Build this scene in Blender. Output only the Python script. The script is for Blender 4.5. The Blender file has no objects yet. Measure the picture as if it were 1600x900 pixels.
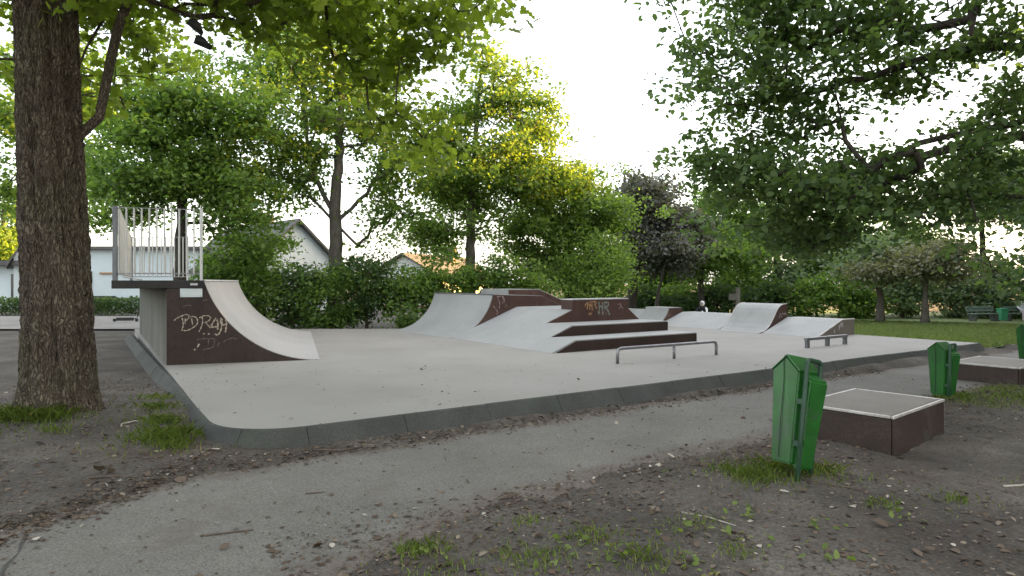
import bpy, bmesh, math, random
import numpy as np
from mathutils import Vector, Matrix

# ------------------------------------------------------------------ camera, sky, sun, exposure
scene = bpy.context.scene
col = scene.collection
scene.render.engine = 'CYCLES'
scene.cycles.use_denoising = True
scene.cycles.max_bounces = 9
scene.cycles.diffuse_bounces = 6
scene.cycles.transmission_bounces = 6
scene.cycles.transparent_max_bounces = 4
scene.cycles.sample_clamp_indirect = 6.0
scene.view_settings.view_transform = 'Standard'
scene.view_settings.look = 'None'
scene.view_settings.gamma = 1.0
scene.view_settings.use_curve_mapping = False
scene.view_settings.exposure = 3.1

cam_d = bpy.data.cameras.new('camera'); cam = bpy.data.objects.new('camera', cam_d); col.objects.link(cam)
cam.location = (0, 0, 1.6); cam.rotation_euler = (math.radians(90), 0, 0)
cam_d.sensor_width = 36; cam_d.lens = 1004 / 1600 * 36; cam_d.shift_y = -10 / 1600
cam_d.clip_start = 0.05; cam_d.clip_end = 2000
scene.camera = cam

SUN_AZ, SUN_EL = math.radians(82), math.radians(8)     # azimuth clockwise from +Y
world = bpy.data.worlds.new('World'); scene.world = world; world.use_nodes = True
wn = world.node_tree; bg = wn.nodes['Background']
sky = wn.nodes.new('ShaderNodeTexSky'); sky.sky_type = 'NISHITA'; sky.sun_disc = False
sky.sun_elevation = SUN_EL; sky.sun_rotation = SUN_AZ
sky.air_density = 1.0; sky.dust_density = 3.0; sky.ozone_density = 1.0; sky.altitude = 50
veil = wn.nodes.new('ShaderNodeMix'); veil.data_type = 'RGBA'; veil.inputs[0].default_value = 0.6     # even veil of high cloud over the clear sky
veil.inputs[7].default_value = (2.24, 2.14, 2.10, 1); wn.links.new(sky.outputs[0], veil.inputs[6])
wn.links.new(veil.outputs[2], bg.inputs[0]); bg.inputs[1].default_value = 0.15

sun_d = bpy.data.lights.new('sun', 'SUN'); sun = bpy.data.objects.new('sun', sun_d); col.objects.link(sun)
sun_d.energy = 5.0; sun_d.angle = math.radians(0.5); sun_d.color = (1.0, 0.54, 0.10)
sdir = Vector((math.sin(SUN_AZ) * math.cos(SUN_EL), math.cos(SUN_AZ) * math.cos(SUN_EL), math.sin(SUN_EL)))
sun.rotation_euler = sdir.to_track_quat('Z', 'Y').to_euler(); sun.location = (20, 5, 20)

# ------------------------------------------------------------------ helpers: materials
def nodes_of(name):
    m = bpy.data.materials.new(name); m.use_nodes = True
    nt = m.node_tree; b = nt.nodes['Principled BSDF']
    return m, nt, b
def N(nt, t, **kw):
    n = nt.nodes.new(t)
    for k, v in kw.items(): setattr(n, k, v)
    return n
def ramp(nt, fac, stops):
    r = N(nt, 'ShaderNodeValToRGB'); e = r.color_ramp.elements
    while len(e) < len(stops): e.new(0.5)
    for el, (p, c) in zip(e, stops):
        el.position = p; el.color = (*c, 1)
    nt.links.new(fac, r.inputs[0]); return r.outputs[0]
def noise(nt, vec, scale, detail=4, rough=0.6, dist=0.0):
    n = N(nt, 'ShaderNodeTexNoise'); n.inputs['Scale'].default_value = scale
    n.inputs['Detail'].default_value = detail; n.inputs['Roughness'].default_value = rough
    n.inputs['Distortion'].default_value = dist
    nt.links.new(vec, n.inputs['Vector']); return n.outputs['Fac']
def mixc(nt, fac, a, b, mode='MIX'):
    n = N(nt, 'ShaderNodeMix', data_type='RGBA', blend_type=mode)
    for i, v in ((0, fac), (6, a), (7, b)):
        if hasattr(v, 'links') or isinstance(v, bpy.types.NodeSocket): nt.links.new(v, n.inputs[i])
        else: n.inputs[i].default_value = v if i == 0 else (*v, 1)
    return n.outputs[2]
def coords(nt, stretch=None, world_space=False):
    if world_space:
        g = N(nt, 'ShaderNodeNewGeometry'); v = g.outputs['Position']
    else:
        v = N(nt, 'ShaderNodeTexCoord').outputs['Object']
    if stretch:
        mp = N(nt, 'ShaderNodeMapping'); mp.inputs['Scale'].default_value = stretch
        nt.links.new(v, mp.inputs[0]); v = mp.outputs[0]
    return v
def surf(name, stops, scale, rough=0.8, fine=None, fine_amt=0.25, bump=0.15, bscale=60, stretch=None, metal=0.0,
         spec=0.3, world_space=True, stain=None, bdist=0.02):
    """mottled procedural surface: big noise through a ramp, fine speckle, bump, optional stains (color, scale, lo, hi)"""
    m, nt, b = nodes_of(name)
    v = coords(nt, stretch, world_space)
    c = ramp(nt, noise(nt, v, scale, 6, 0.65), stops)
    if fine:
        f = ramp(nt, noise(nt, v, fine, 3, 0.7), [(0.3, (1 - fine_amt,) * 3), (0.7, (1 + fine_amt,) * 3)])
        c = mixc(nt, 1.0, c, f, 'MULTIPLY')
    if stain:
        sc, ss, lo, hi = stain
        k = ramp(nt, noise(nt, v, ss, 5, 0.7, 0.6), [(lo, (0, 0, 0)), (hi, (1, 1, 1))])
        c = mixc(nt, k, c, sc)
    nt.links.new(c, b.inputs['Base Color'])
    b.inputs['Roughness'].default_value = rough; b.inputs['Metallic'].default_value = metal
    b.inputs['Specular IOR Level'].default_value = spec
    if bump:
        bp = N(nt, 'ShaderNodeBump'); bp.inputs['Strength'].default_value = bump; bp.inputs['Distance'].default_value = bdist
        nt.links.new(noise(nt, v, bscale, 5, 0.7), bp.inputs['Height']); nt.links.new(bp.outputs[0], b.inputs['Normal'])
    return m
def leafmat(name, stops, trans=0.45, rough=0.5):
    m, nt, b = nodes_of(name)
    a = N(nt, 'ShaderNodeAttribute', attribute_name='tint')
    c = ramp(nt, a.outputs['Fac'], stops)
    nt.links.new(c, b.inputs['Base Color']); b.inputs['Roughness'].default_value = rough
    b.inputs['Specular IOR Level'].default_value = 0.25
    t = N(nt, 'ShaderNodeBsdfTranslucent')
    tc = mixc(nt, 1.0, c, (1.7, 1.75, 0.75), 'MULTIPLY'); nt.links.new(tc, t.inputs[0])
    mx = N(nt, 'ShaderNodeMixShader'); mx.inputs[0].default_value = trans
    nt.links.new(b.outputs[0], mx.inputs[1]); nt.links.new(t.outputs[0], mx.inputs[2])
    nt.links.new(mx.outputs[0], nt.nodes['Material Output'].inputs[0])
    return m

MAT = {}
MAT['dirt'] = surf('dirt', [(0.30, (.036, .031, .026)), (0.46, (.062, .054, .045)), (0.60, (.092, .081, .068)), (0.78, (.158, .143, .121))],
                   0.9, 0.95, fine=38, fine_amt=.45, bump=.8, bscale=26, stain=((.058, .042, .033), 0.55, .54, .70), bdist=.03)
MAT['asphalt'] = surf('asphalt', [(0.3, (.098, .094, .083)), (0.5, (.128, .122, .108)), (0.75, (.165, .156, .137))], 0.5, 0.9, fine=90,
                      fine_amt=.5, bump=.5, bscale=120, stain=((.10, .085, .07), 0.8, .58, .75), bdist=.01)
MAT['pale_path'] = surf('pale_path', [(0.3, (.15, .145, .135)), (0.7, (.22, .21, .195))], 0.5, 0.95, fine=30, bump=.3)
MAT['concrete'] = surf('concrete', [(0.25, (.195, .185, .166)), (0.5, (.232, .221, .201)), (0.78, (.268, .256, .234))], 0.55, 0.75, fine=55,
                       fine_amt=.12, bump=.12, bscale=90, stain=((.165, .148, .124), 1.3, .60, .86))
MAT['ramp_concrete'] = surf('ramp_concrete', [(0.3, (.222, .226, .220)), (0.5, (.255, .258, .250)), (0.75, (.295, .296, .286))], 0.9, 0.6, fine=40,
                            fine_amt=.10, bump=.08, bscale=80, stain=((.19, .196, .192), 1.7, .58, .8))
MAT['pale_ramp'] = surf('pale_ramp', [(0.3, (.30, .288, .275)), (0.7, (.37, .355, .34))], 0.9, 0.55, fine=40, fine_amt=.08, bump=.06)
MAT['weathered_wall'] = surf('weathered_wall', [(0.3, (.065, .065, .053)), (0.55, (.105, .102, .086)), (0.75, (.15, .145, .125))], 1.2, 0.9, fine=30,
                             stretch=(1, 1, .35), bump=.3, bscale=40)
MAT['kerb'] = surf('kerb', [(0.3, (.038, .040, .036)), (0.55, (.053, .055, .050)), (0.8, (.080, .081, .074))], 1.6, 0.9, fine=70, fine_amt=.3,
                   bump=.35, bscale=80, stain=((.05, .065, .042), 1.1, .58, .75))
MAT['kerb_dark'] = MAT['kerb']
MAT['brown_panel'] = surf('brown_panel', [(0.3, (.040, .020, .016)), (0.55, (.062, .033, .026)), (0.8, (.095, .056, .046))], 1.5, 0.5, fine=25,
                          fine_amt=.25, bump=.06, bscale=50, stretch=(1, 1, .6), stain=((.125, .088, .077), 2.1, .62, .82))
MAT['dark_panel'] = surf('dark_panel', [(0.3, (.018, .0105, .009)), (0.55, (.028, .0165, .013)), (0.8, (.046, .028, .022))], 1.5, 0.5, fine=25,
                         fine_amt=.3, bump=.08, bscale=50, stretch=(1, 1, .6))
MAT['box_side'] = surf('box_side', [(0.3, (.024, .016, .0135)), (0.6, (.040, .027, .022)), (0.8, (.064, .045, .037))], 2.2, 0.6, fine=45, fine_amt=.35,
                       bump=.12, stain=((.06, .055, .05), 1.5, .55, .7))
MAT['box_top'] = surf('box_top', [(0.3, (.105, .092, .078)), (0.6, (.14, .123, .105)), (0.8, (.18, .16, .14))], 2.2, 0.6, fine=60, fine_amt=.25, bump=.12)
MAT['pale_edge'] = surf('pale_edge', [(0.3, (.30, .275, .26)), (0.55, (.42, .39, .37)), (0.75, (.52, .49, .46))], 6, 0.4, fine=60, bump=.05, metal=.25)
MAT['galvanised'] = surf('galvanised', [(0.3, (.40, .41, .405)), (0.7, (.50, .51, .50))], 8, 0.4, fine=70, fine_amt=.15, bump=.05, metal=.35)
MAT['dull_steel'] = surf('dull_steel', [(0.3, (.16, .16, .17)), (0.7, (.24, .24, .25))], 8, 0.38, fine=70, fine_amt=.2, bump=.05, metal=.7)
MAT['dark_steel'] = surf('dark_steel', [(0.3, (.020, .018, .019)), (0.7, (.033, .030, .030))], 4, 0.5, fine=40, bump=.05, metal=.3)
MAT['rail_grey'] = surf('rail_grey', [(0.3, (.10, .105, .11)), (0.7, (.15, .155, .16))], 4, 0.45, fine=40, bump=.05, metal=.4)
MAT['sign_white'] = surf('sign_white', [(0.3, (.46, .52, .53)), (0.7, (.60, .65, .66))], 5, 0.35, fine=90, fine_amt=.08, bump=.02)
MAT['bin_green'] = surf('bin_green', [(0.3, (.006, .058, .007)), (0.55, (.009, .085, .010)), (0.8, (.016, .112, .018))], 3.5, 0.33, fine=30, fine_amt=.15,
                        bump=.05, spec=.5, stain=((.030, .060, .034), 4.5, .54, .72))
MAT['bin_frame'] = surf('bin_frame', [(0.3, (.014, .040, .022)), (0.7, (.026, .062, .036))], 5, 0.45, fine=60, fine_amt=.3, bump=.1,
                        stain=((.11, .12, .11), 9, .62, .74))
MAT['black'] = surf('black', [(0.3, (.010, .010, .011)), (0.7, (.020, .020, .022))], 10, 0.6, bump=.05)
MAT['white_wall'] = surf('white_wall', [(0.3, (.44, .50, .52)), (0.7, (.53, .59, .61))], 0.5, 0.85, fine=12, fine_amt=.05, bump=.05)
MAT['roof_tile'] = surf('roof_tile', [(0.3, (.075, .073, .075)), (0.7, (.115, .11, .11))], 1.0, 0.85, fine=14, fine_amt=.3, bump=.4, bscale=12)
MAT['pane'] = surf('pane', [(0.3, (.03, .035, .04)), (0.7, (.05, .055, .06))], 2, 0.12, bump=0, spec=.6)
MAT['far_green'] = surf('far_green', [(0.3, (.06, .30, .16)), (0.7, (.09, .38, .21))], 4, 0.5, bump=.03)
MAT['bench_wood'] = surf('bench_wood', [(0.3, (.14, .20, .16)), (0.7, (.22, .28, .24))], 6, 0.7, bump=.1)
MAT['lawn'] = surf('lawn', [(0.3, (.11, .155, .058)), (0.55, (.145, .19, .078)), (0.8, (.185, .225, .105))], 0.4, 0.95, fine=9, fine_amt=.35, bump=.6, bscale=14)
def bark_material():
    m, nt, b = nodes_of('bark'); v = coords(nt, None, True)
    wv = N(nt, 'ShaderNodeTexNoise'); wv.inputs['Scale'].default_value = 7; wv.inputs['Detail'].default_value = 3; nt.links.new(v, wv.inputs['Vector'])
    dv = N(nt, 'ShaderNodeMix', data_type='RGBA', blend_type='LINEAR_LIGHT'); dv.inputs[0].default_value = .06
    nt.links.new(v, dv.inputs[6]); nt.links.new(wv.outputs['Color'], dv.inputs[7])
    mp = N(nt, 'ShaderNodeMapping'); mp.inputs['Scale'].default_value = (1, 1, .20); nt.links.new(dv.outputs[2], mp.inputs[0])
    vo = N(nt, 'ShaderNodeTexVoronoi', feature='DISTANCE_TO_EDGE'); vo.inputs['Scale'].default_value = 38; nt.links.new(mp.outputs[0], vo.inputs['Vector'])
    plate = ramp(nt, vo.outputs['Distance'], [(0.0, (0, 0, 0)), (.16, (.7, .7, .7)), (.4, (1, 1, 1))])
    c = ramp(nt, noise(nt, v, 3.0, 6, .7), [(.3, (.088, .070, .053)), (.5, (.138, .113, .086)), (.72, (.20, .172, .13))])
    k = ramp(nt, noise(nt, v, 1.1, 4, .6), [(.48, (0, 0, 0)), (.68, (.8, .8, .8))]); c = mixc(nt, k, c, (.125, .125, .078))
    c = mixc(nt, plate, (.080, .064, .050), c); nt.links.new(c, b.inputs['Base Color']); b.inputs['Roughness'].default_value = .95; b.inputs['Specular IOR Level'].default_value = .15  # plate edges coloured darker, standing in for shade in the bark cracks
    bp = N(nt, 'ShaderNodeBump'); bp.inputs['Strength'].default_value = 1; bp.inputs['Distance'].default_value = .03; nt.links.new(plate, bp.inputs['Height'])
    b2 = N(nt, 'ShaderNodeBump'); b2.inputs['Strength'].default_value = .6; b2.inputs['Distance'].default_value = .015; nt.links.new(noise(nt, v, 60, 4, .7), b2.inputs['Height'])
    nt.links.new(bp.outputs[0], b2.inputs['Normal']); nt.links.new(b2.outputs[0], b.inputs['Normal']); return m
MAT['bark'] = bark_material()
MAT['bark_pale'] = surf('bark_pale', [(0.35, (.075, .066, .054)), (0.75, (.15, .135, .115))], 5, 0.95, fine=25, fine_amt=.3, stretch=(1, 1, .3), bump=.6, bscale=14)
MAT['bark_dark'] = surf('bark_dark', [(0.35, (.034, .029, .024)), (0.75, (.075, .064, .052))], 5, 0.95, fine=25, fine_amt=.3, stretch=(1, 1, .3), bump=.6, bscale=14)
MAT['twig'] = surf('twig', [(0.3, (.06, .045, .035)), (0.7, (.11, .085, .065))], 20, 0.9, bump=.2)
MAT['pale_twig'] = surf('pale_twig', [(0.3, (.28, .25, .21)), (0.7, (.38, .35, .30))], 20, 0.9, bump=.2)
MAT['spray_pale'] = surf('spray_pale', [(0.3, (.26, .21, .17)), (0.7, (.40, .34, .28))], 14, 0.7, fine=60, bump=0)
MAT['spray_faint'] = surf('spray_faint', [(0.3, (.085, .058, .044)), (0.7, (.135, .10, .078))], 14, 0.7, fine=60, bump=0)
MAT['spray_white'] = surf('spray_white', [(0.3, (.30, .27, .27)), (0.7, (.44, .41, .40))], 14, 0.7, fine=60, bump=0)
MAT['spray_mauve'] = surf('spray_mauve', [(0.3, (.19, .135, .125)), (0.7, (.29, .22, .21))], 14, 0.7, fine=60, bump=0)
MAT['spray_orange'] = surf('spray_orange', [(0.3, (.24, .13, .06)), (0.7, (.34, .20, .11))], 14, 0.7, fine=60, bump=0)
MAT['spray_green'] = surf('spray_green', [(0.3, (.115, .145, .12)), (0.7, (.18, .20, .17))], 14, 0.7, fine=60, bump=0)
MAT['cloth_black'] = surf('cloth_black', [(0.3, (.012, .013, .016)), (0.7, (.026, .027, .032))], 12, 0.9, bump=.2)
MAT['cloth_white'] = surf('cloth_white', [(0.3, (.55, .56, .58)), (0.7, (.70, .70, .71))], 12, 0.9, bump=.2)
MAT['cloth_pink'] = surf('cloth_pink', [(0.3, (.45, .38, .38)), (0.7, (.58, .50, .50))], 12, 0.9, bump=.2)
MAT['cloth_grey'] = surf('cloth_grey', [(0.3, (.10, .105, .12)), (0.7, (.16, .165, .18))], 12, 0.9, bump=.2)
MAT['skin'] = surf('skin', [(0.3, (.40, .25, .18)), (0.7, (.48, .31, .23))], 12, 0.6, bump=.02)

G_OAK = leafmat('leaf_oak', [(0, (.085, .125, .022)), (.5, (.135, .19, .03)), (1, (.20, .26, .045))], .58)
G_BACK = leafmat('leaf_right_oak', [(0, (.050, .090, .036)), (.5, (.084, .136, .052)), (1, (.125, .185, .068))], .48)  # darker, bluer green for the right hand oak
G_MID = leafmat('leaf_mid', [(0, (.070, .130, .038)), (.5, (.112, .185, .052)), (1, (.16, .24, .068))], .56)
G_BRIGHT = leafmat('leaf_bright', [(0, (.092, .155, .042)), (.5, (.136, .212, .058)), (1, (.185, .265, .076))], .56)
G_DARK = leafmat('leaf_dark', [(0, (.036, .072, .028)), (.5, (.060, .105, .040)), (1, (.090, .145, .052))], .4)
G_PURPLE = leafmat('leaf_purple', [(0, (.065, .075, .070)), (.5, (.105, .112, .105)), (1, (.16, .15, .145))], .3)
G_OLIVE = leafmat('leaf_olive', [(0, (.105, .115, .070)), (.5, (.155, .158, .105)), (1, (.21, .20, .145))], .4)
G_PALE = leafmat('leaf_pale_haze', [(0, (.095, .145, .085)), (.5, (.145, .205, .115)), (1, (.20, .26, .155))], .4)  # distance haze put into the leaf colour as a paler green
G_GRASS = leafmat('grass_blade', [(0, (.085, .12, .030)), (.5, (.125, .175, .042)), (.85, (.17, .22, .06)), (1, (.24, .22, .10))], .4)
G_LAWN = leafmat('lawn_blade', [(0, (.105, .15, .06)), (.5, (.15, .20, .085)), (1, (.22, .255, .13))], .4)
LITTER = leafmat('litter', [(0, (.055, .038, .026)), (.6, (.11, .082, .060)), (.9, (.20, .165, .125)), (1, (.36, .32, .27))], .05, .9)

# ------------------------------------------------------------------ helpers: objects
def tag(o, label=None, cat=None, group=None, kind=None):
    for k, v in (('label', label), ('category', cat), ('group', group), ('kind', kind)):
        if v: o[k] = v
    return o
def empty(name, loc, rz=0):
    o = bpy.data.objects.new(name, None); o.empty_display_size = .2
    o.location = loc; o.rotation_euler = (0, 0, rz); col.objects.link(o); return o
def link(name, me, mat, parent=None, loc=None, rz=0, smooth=False):
    o = bpy.data.objects.new(name, me); col.objects.link(o)
    if mat is not None and not me.materials: me.materials.append(mat)
    if parent: o.parent = parent
    if loc is not None: o.location = loc
    if rz: o.rotation_euler = (0, 0, rz)
    if smooth: me.polygons.foreach_set('use_smooth', [True] * len(me.polygons))
    return o
def pymesh(name, V, F, bevel=0.0, seg=1):
    me = bpy.data.meshes.new(name); me.from_pydata([tuple(v) for v in V], [], F)
    bm = bmesh.new(); bm.from_mesh(me)
    bmesh.ops.recalc_face_normals(bm, faces=bm.faces)
    if bevel: bmesh.ops.bevel(bm, geom=list(bm.edges), offset=bevel, segments=seg, affect='EDGES', clamp_overlap=True)
    bm.to_mesh(me); bm.free(); me.update(); return me
class MB:
    """collects shapes into one mesh"""
    def __init__(self): self.V = []; self.F = []
    def add(self, V, F):
        o = len(self.V); self.V += [tuple(v) for v in V]; self.F += [tuple(i + o for i in f) for f in F]; return self
    def box(self, c, h, ax=None):
        ax = ax or (Vector((1, 0, 0)), Vector((0, 1, 0)), Vector((0, 0, 1))); c = Vector(c); V = []
        for k in range(8):
            V.append(c + ax[0] * (h[0] * (1 if k & 1 else -1)) + ax[1] * (h[1] * (1 if k & 2 else -1)) + ax[2] * (h[2] * (1 if k & 4 else -1)))
        return self.add(V, [(0, 2, 3, 1), (4, 5, 7, 6), (0, 1, 5, 4), (2, 6, 7, 3), (0, 4, 6, 2), (1, 3, 7, 5)])
    def prism(self, prof, org, ea, eb, b0, b1):
        """profile [(a,z)] in the plane of ea and z, swept along eb from b0 to b1"""
        org = Vector(org); n = len(prof); V = []
        for b in (b0, b1):
            for a, z in prof: V.append(org + ea * a + eb * b + Vector((0, 0, z)))
        F = [tuple(range(n)), tuple(range(2 * n - 1, n - 1, -1))]
        for i in range(n):
            j = (i + 1) % n; F.append((i, i + n, j + n, j))
        return self.add(V, F)
    def slab(self, poly, z0, z1):
        n = len(poly); V = [(p[0], p[1], z0) for p in poly] + [(p[0], p[1], z1) for p in poly]
        F = [tuple(range(n - 1, -1, -1)), tuple(range(n, 2 * n))]
        for i in range(n):
            j = (i + 1) % n; F.append((i, j, j + n, i + n))
        return self.add(V, F)
    def tube(self, pts, r, sides=8, cap=True):
        V, F = tube_arrays(pts, r, sides, cap); return self.add(V, F)
    def build(self, name, mat, parent=None, bevel=0.0, smooth=False, loc=None, seg=1):
        return link(name, pymesh(name, self.V, self.F, bevel, seg), mat, parent, smooth=smooth, loc=loc)
def tube_arrays(pts, r, sides=8, cap=True):
    pts = [Vector(p) for p in pts]; n = len(pts)
    rs = r if hasattr(r, '__len__') else [r] * n
    V = []; F = []; up = None
    for i, p in enumerate(pts):
        d = (pts[min(i + 1, n - 1)] - pts[max(i - 1, 0)])
        d = d.normalized() if d.length > 1e-9 else Vector((0, 0, 1))
        if up is None: up = d.orthogonal().normalized()
        up = (up - d * up.dot(d))
        up = up.normalized() if up.length > 1e-6 else d.orthogonal().normalized()
        sd = d.cross(up)
        for k in range(sides):
            a = 2 * math.pi * k / sides; V.append(p + (up * math.cos(a) + sd * math.sin(a)) * rs[i])
    for i in range(n - 1):
        for k in range(sides):
            a = i * sides + k; b = i * sides + (k + 1) % sides; F.append((a, b, b + sides, a + sides))
    if cap:
        F.append(tuple(range(sides - 1, -1, -1))); F.append(tuple(range((n - 1) * sides, n * sides)))
    return V, F
def arc3(p0, p1, p2, r, n=5):
    """rounded corner at p1 as a list of points"""
    p0, p1, p2 = map(Vector, (p0, p1, p2)); a = p1 + (p0 - p1).normalized() * r; b = p1 + (p2 - p1).normalized() * r
    return [(a * (1 - t) + p1 * t) * (1 - t) + (p1 * (1 - t) + b * t) * t for t in [i / n for i in range(n + 1)]]
def copy_thing(root, loc, rz=None, scale=None, label=None):
    r = root.copy(); col.objects.link(r); r.location = loc
    if rz is not None: r.rotation_euler = (r.rotation_euler.x, r.rotation_euler.y, rz)
    if scale is not None: r.scale = (scale,) * 3 if not hasattr(scale, '__len__') else scale
    if label: r['label'] = label
    for ch in list(root.children):
        c = ch.copy(); col.objects.link(c); c.parent = r
        for g in list(ch.children):
            d = g.copy(); col.objects.link(d); d.parent = c
    return r
def npmesh(name, V, k, tint=None, faces=None):
    """big mesh: V (n*k,3), n faces of k corners each"""
    me = bpy.data.meshes.new(name); nv = len(V); nf = nv // k
    idx = np.arange(nv, dtype=np.int32) if faces is None else faces.astype(np.int32).ravel()
    if faces is not None: nf = len(idx) // k
    me.vertices.add(nv); me.vertices.foreach_set('co', np.ascontiguousarray(V, dtype=np.float32).ravel())
    me.loops.add(len(idx)); me.loops.foreach_set('vertex_index', idx)
    me.polygons.add(nf); me.polygons.foreach_set('loop_start', np.arange(0, nf * k, k, dtype=np.int32))
    me.polygons.foreach_set('loop_total', np.full(nf, k, dtype=np.int32))
    if tint is not None:
        a = me.attributes.new('tint', 'FLOAT', 'FACE'); a.data.foreach_set('value', np.ascontiguousarray(tint, dtype=np.float32))
    me.update(calc_edges=True); me.validate(); return me

# value noise for shapes
_rs = np.random.RandomState(7); _T = _rs.rand(256, 256)
def vnoise(x, y):
    x = np.asarray(x, float); y = np.asarray(y, float)
    xi = np.floor(x).astype(int); yi = np.floor(y).astype(int); fx = x - xi; fy = y - yi
    fx = fx * fx * (3 - 2 * fx); fy = fy * fy * (3 - 2 * fy)
    g = lambda a, b: _T[a & 255, b & 255]
    return (g(xi, yi) * (1 - fx) + g(xi + 1, yi) * fx) * (1 - fy) + (g(xi, yi + 1) * (1 - fx) + g(xi + 1, yi + 1) * fx) * fy
def fbm(x, y, o=4):
    s = 0; a = .5
    for i in range(o): s = s + a * (vnoise(x * 2 ** i + 17 * i, y * 2 ** i + 5 * i) - .5); a *= .5
    return s
def sstep(a, b, x):
    t = np.clip((x - a) / (b - a), 0, 1); return t * t * (3 - 2 * t)

# ------------------------------------------------------------------ the place: axes of the pad (u along the path, v away from it)
U = Vector((.832, .555, 0)); Vv = Vector((-.555, .832, 0)); Z = Vector((0, 0, 1)); O = Vector((0, 0, 0))
def ST(s, t, z=0): return U * s + Vv * t + Z * z
PZ = 0.20                                                   # top of the concrete pad

def drop(x, y):                                             # the lawn falls away gently on the far right
    s = .832 * x + .555 * y
    return -.03 * np.clip(y - 17, 0, 16) * sstep(16.5, 21, s)
def ground_h(x, y):
    x = np.asarray(x, float); y = np.asarray(y, float)
    s = .832 * x + .555 * y; t = -.555 * x + .832 * y
    lo = np.interp(s, [-8, .5, 2.4, 4, 6, 12, 40], [3.0, 3.35, 3.95, 4.05, 3.95, 4.2, 4.2])
    hi = np.interp(s, [-8, -2, -.42, .3, .81, 1.6, 3, 9, 13, 40], [3.2, 4.2, 5.15, 5.65, 5.95, 5.80, 5.86, 5.9, 5.95, 6.0])
    n1 = fbm(x * 1.3 + 3, y * 1.3, 4)
    d = np.minimum(t - lo, hi - t) + n1 * .42 + fbm(x * 7, y * 7, 2) * .10
    w = sstep(-.34, .34, d)
    near = sstep(16, 9, np.hypot(x, y))
    out = .03 + (fbm(x * .8, y * .8 + 9, 3) * .09 + fbm(x * 5, y * 5, 3) * .035) * near + fbm(x * 14, y * 14 + 4, 2) * .02 * near
    out = out + .17 * np.exp(-((x + 5.0) ** 2 + (y - 7.0) ** 2) / 1.7 ** 2)
    out = out + .10 * sstep(7, 13, s) * sstep(.5, .0, np.abs(t - 6.05))
    out = out - .07 * np.exp(-((x - 3.95) ** 2 + (y - 5.75) ** 2) / .65 ** 2)
    h = out * (1 - w) + (-.05) * w
    return h + drop(x, y)

def axis(parts):
    a = [np.arange(p, q, st) for p, q, st in parts]; return np.concatenate(a)
gx = axis([(-300, -40, 20), (-40, -12, 1.0), (-12, -6.5, .25), (-6.5, 7, .045), (7, 14, .2), (14, 40, 1.0), (40, 301, 20)])
gy = axis([(-60, -4, 8), (-4, 2.6, .6), (2.6, 9, .045), (9, 14, .14), (14, 40, .7), (40, 100, 6), (100, 501, 40)])
X, Y = np.meshgrid(gx, gy); H = ground_h(X, Y)
nx, ny = len(gx), len(gy); I = np.arange(nx * ny).reshape(ny, nx)
quads = np.stack([I[:-1, :-1], I[:-1, 1:], I[1:, 1:], I[1:, :-1]], -1).reshape(-1, 4)
me = npmesh('ground', np.stack([X, Y, H], -1).reshape(-1, 3), 4, faces=quads)
tag(link('ground', me, MAT['dirt'], smooth=True), kind='structure')

# asphalt path along the pad: a sheet the dirt washes over at its edges
ps = np.concatenate([np.arange(-9, -3, .5), np.arange(-3, 9, .07), np.arange(9, 20, .3), np.arange(20, 60, 2)]); pt = np.linspace(0, 1, 58)
S_, T_ = np.meshgrid(ps, pt); TL = np.interp(S_, [-9, 1, 3, 60], [2.6, 2.75, 3.45, 3.55]); T_ = TL + (6.05 - TL) * T_; PX = .832 * S_ - .555 * T_; PY = .555 * S_ + .832 * T_
I = np.arange(S_.size).reshape(S_.shape); q = np.stack([I[:-1, :-1], I[:-1, 1:], I[1:, 1:], I[1:, :-1]], -1).reshape(-1, 4)
gh = ground_h(PX, PY) - drop(PX, PY)
dust = sstep(-.052, -.006, gh + fbm(PX * 5, PY * 5, 3) * .035 + fbm(PX * 1.1 + 5, PY * 1.1, 2) * .02)
me = npmesh('path', np.stack([PX, PY, drop(PX, PY) + .004 + 0 * PX], -1).reshape(-1, 3), 4, faces=q)
at = me.attributes.new('dust', 'FLOAT', 'POINT'); at.data.foreach_set('value', np.ascontiguousarray(dust.ravel(), dtype=np.float32))
am = MAT['asphalt']; nt = am.node_tree; bs = nt.nodes['Principled BSDF']; src = bs.inputs['Base Color'].links[0].from_socket
da = N(nt, 'ShaderNodeAttribute', attribute_name='dust'); vv = coords(nt, None, True)
dk = ramp(nt, noise(nt, vv, 30, 4, .7), [(.3, (.055, .043, .035)), (.5, (.095, .077, .063)), (.72, (.16, .138, .117))])
mth = N(nt, 'ShaderNodeMath', operation='MULTIPLY'); nt.links.new(da.outputs['Fac'], mth.inputs[0])
nt.links.new(ramp(nt, noise(nt, vv, 14, 4, .75), [(.30, (.35, .35, .35)), (.52, (1, 1, 1))]), mth.inputs[1])
nt.links.new(mixc(nt, mth.outputs[0], src, dk), bs.inputs['Base Color'])
tag(link('path', me, MAT['asphalt'], smooth=True), kind='structure')
# pale track at the back left, in front of the low hedge
me = pymesh('path', [(-40, 20.5, .09), (-11.6, 20.5, .09), (-11.6, 28.2, .09), (-40, 28.2, .09)], [(0, 1, 2, 3)])
tag(link('path', me, MAT['pale_path']), kind='structure')
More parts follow.
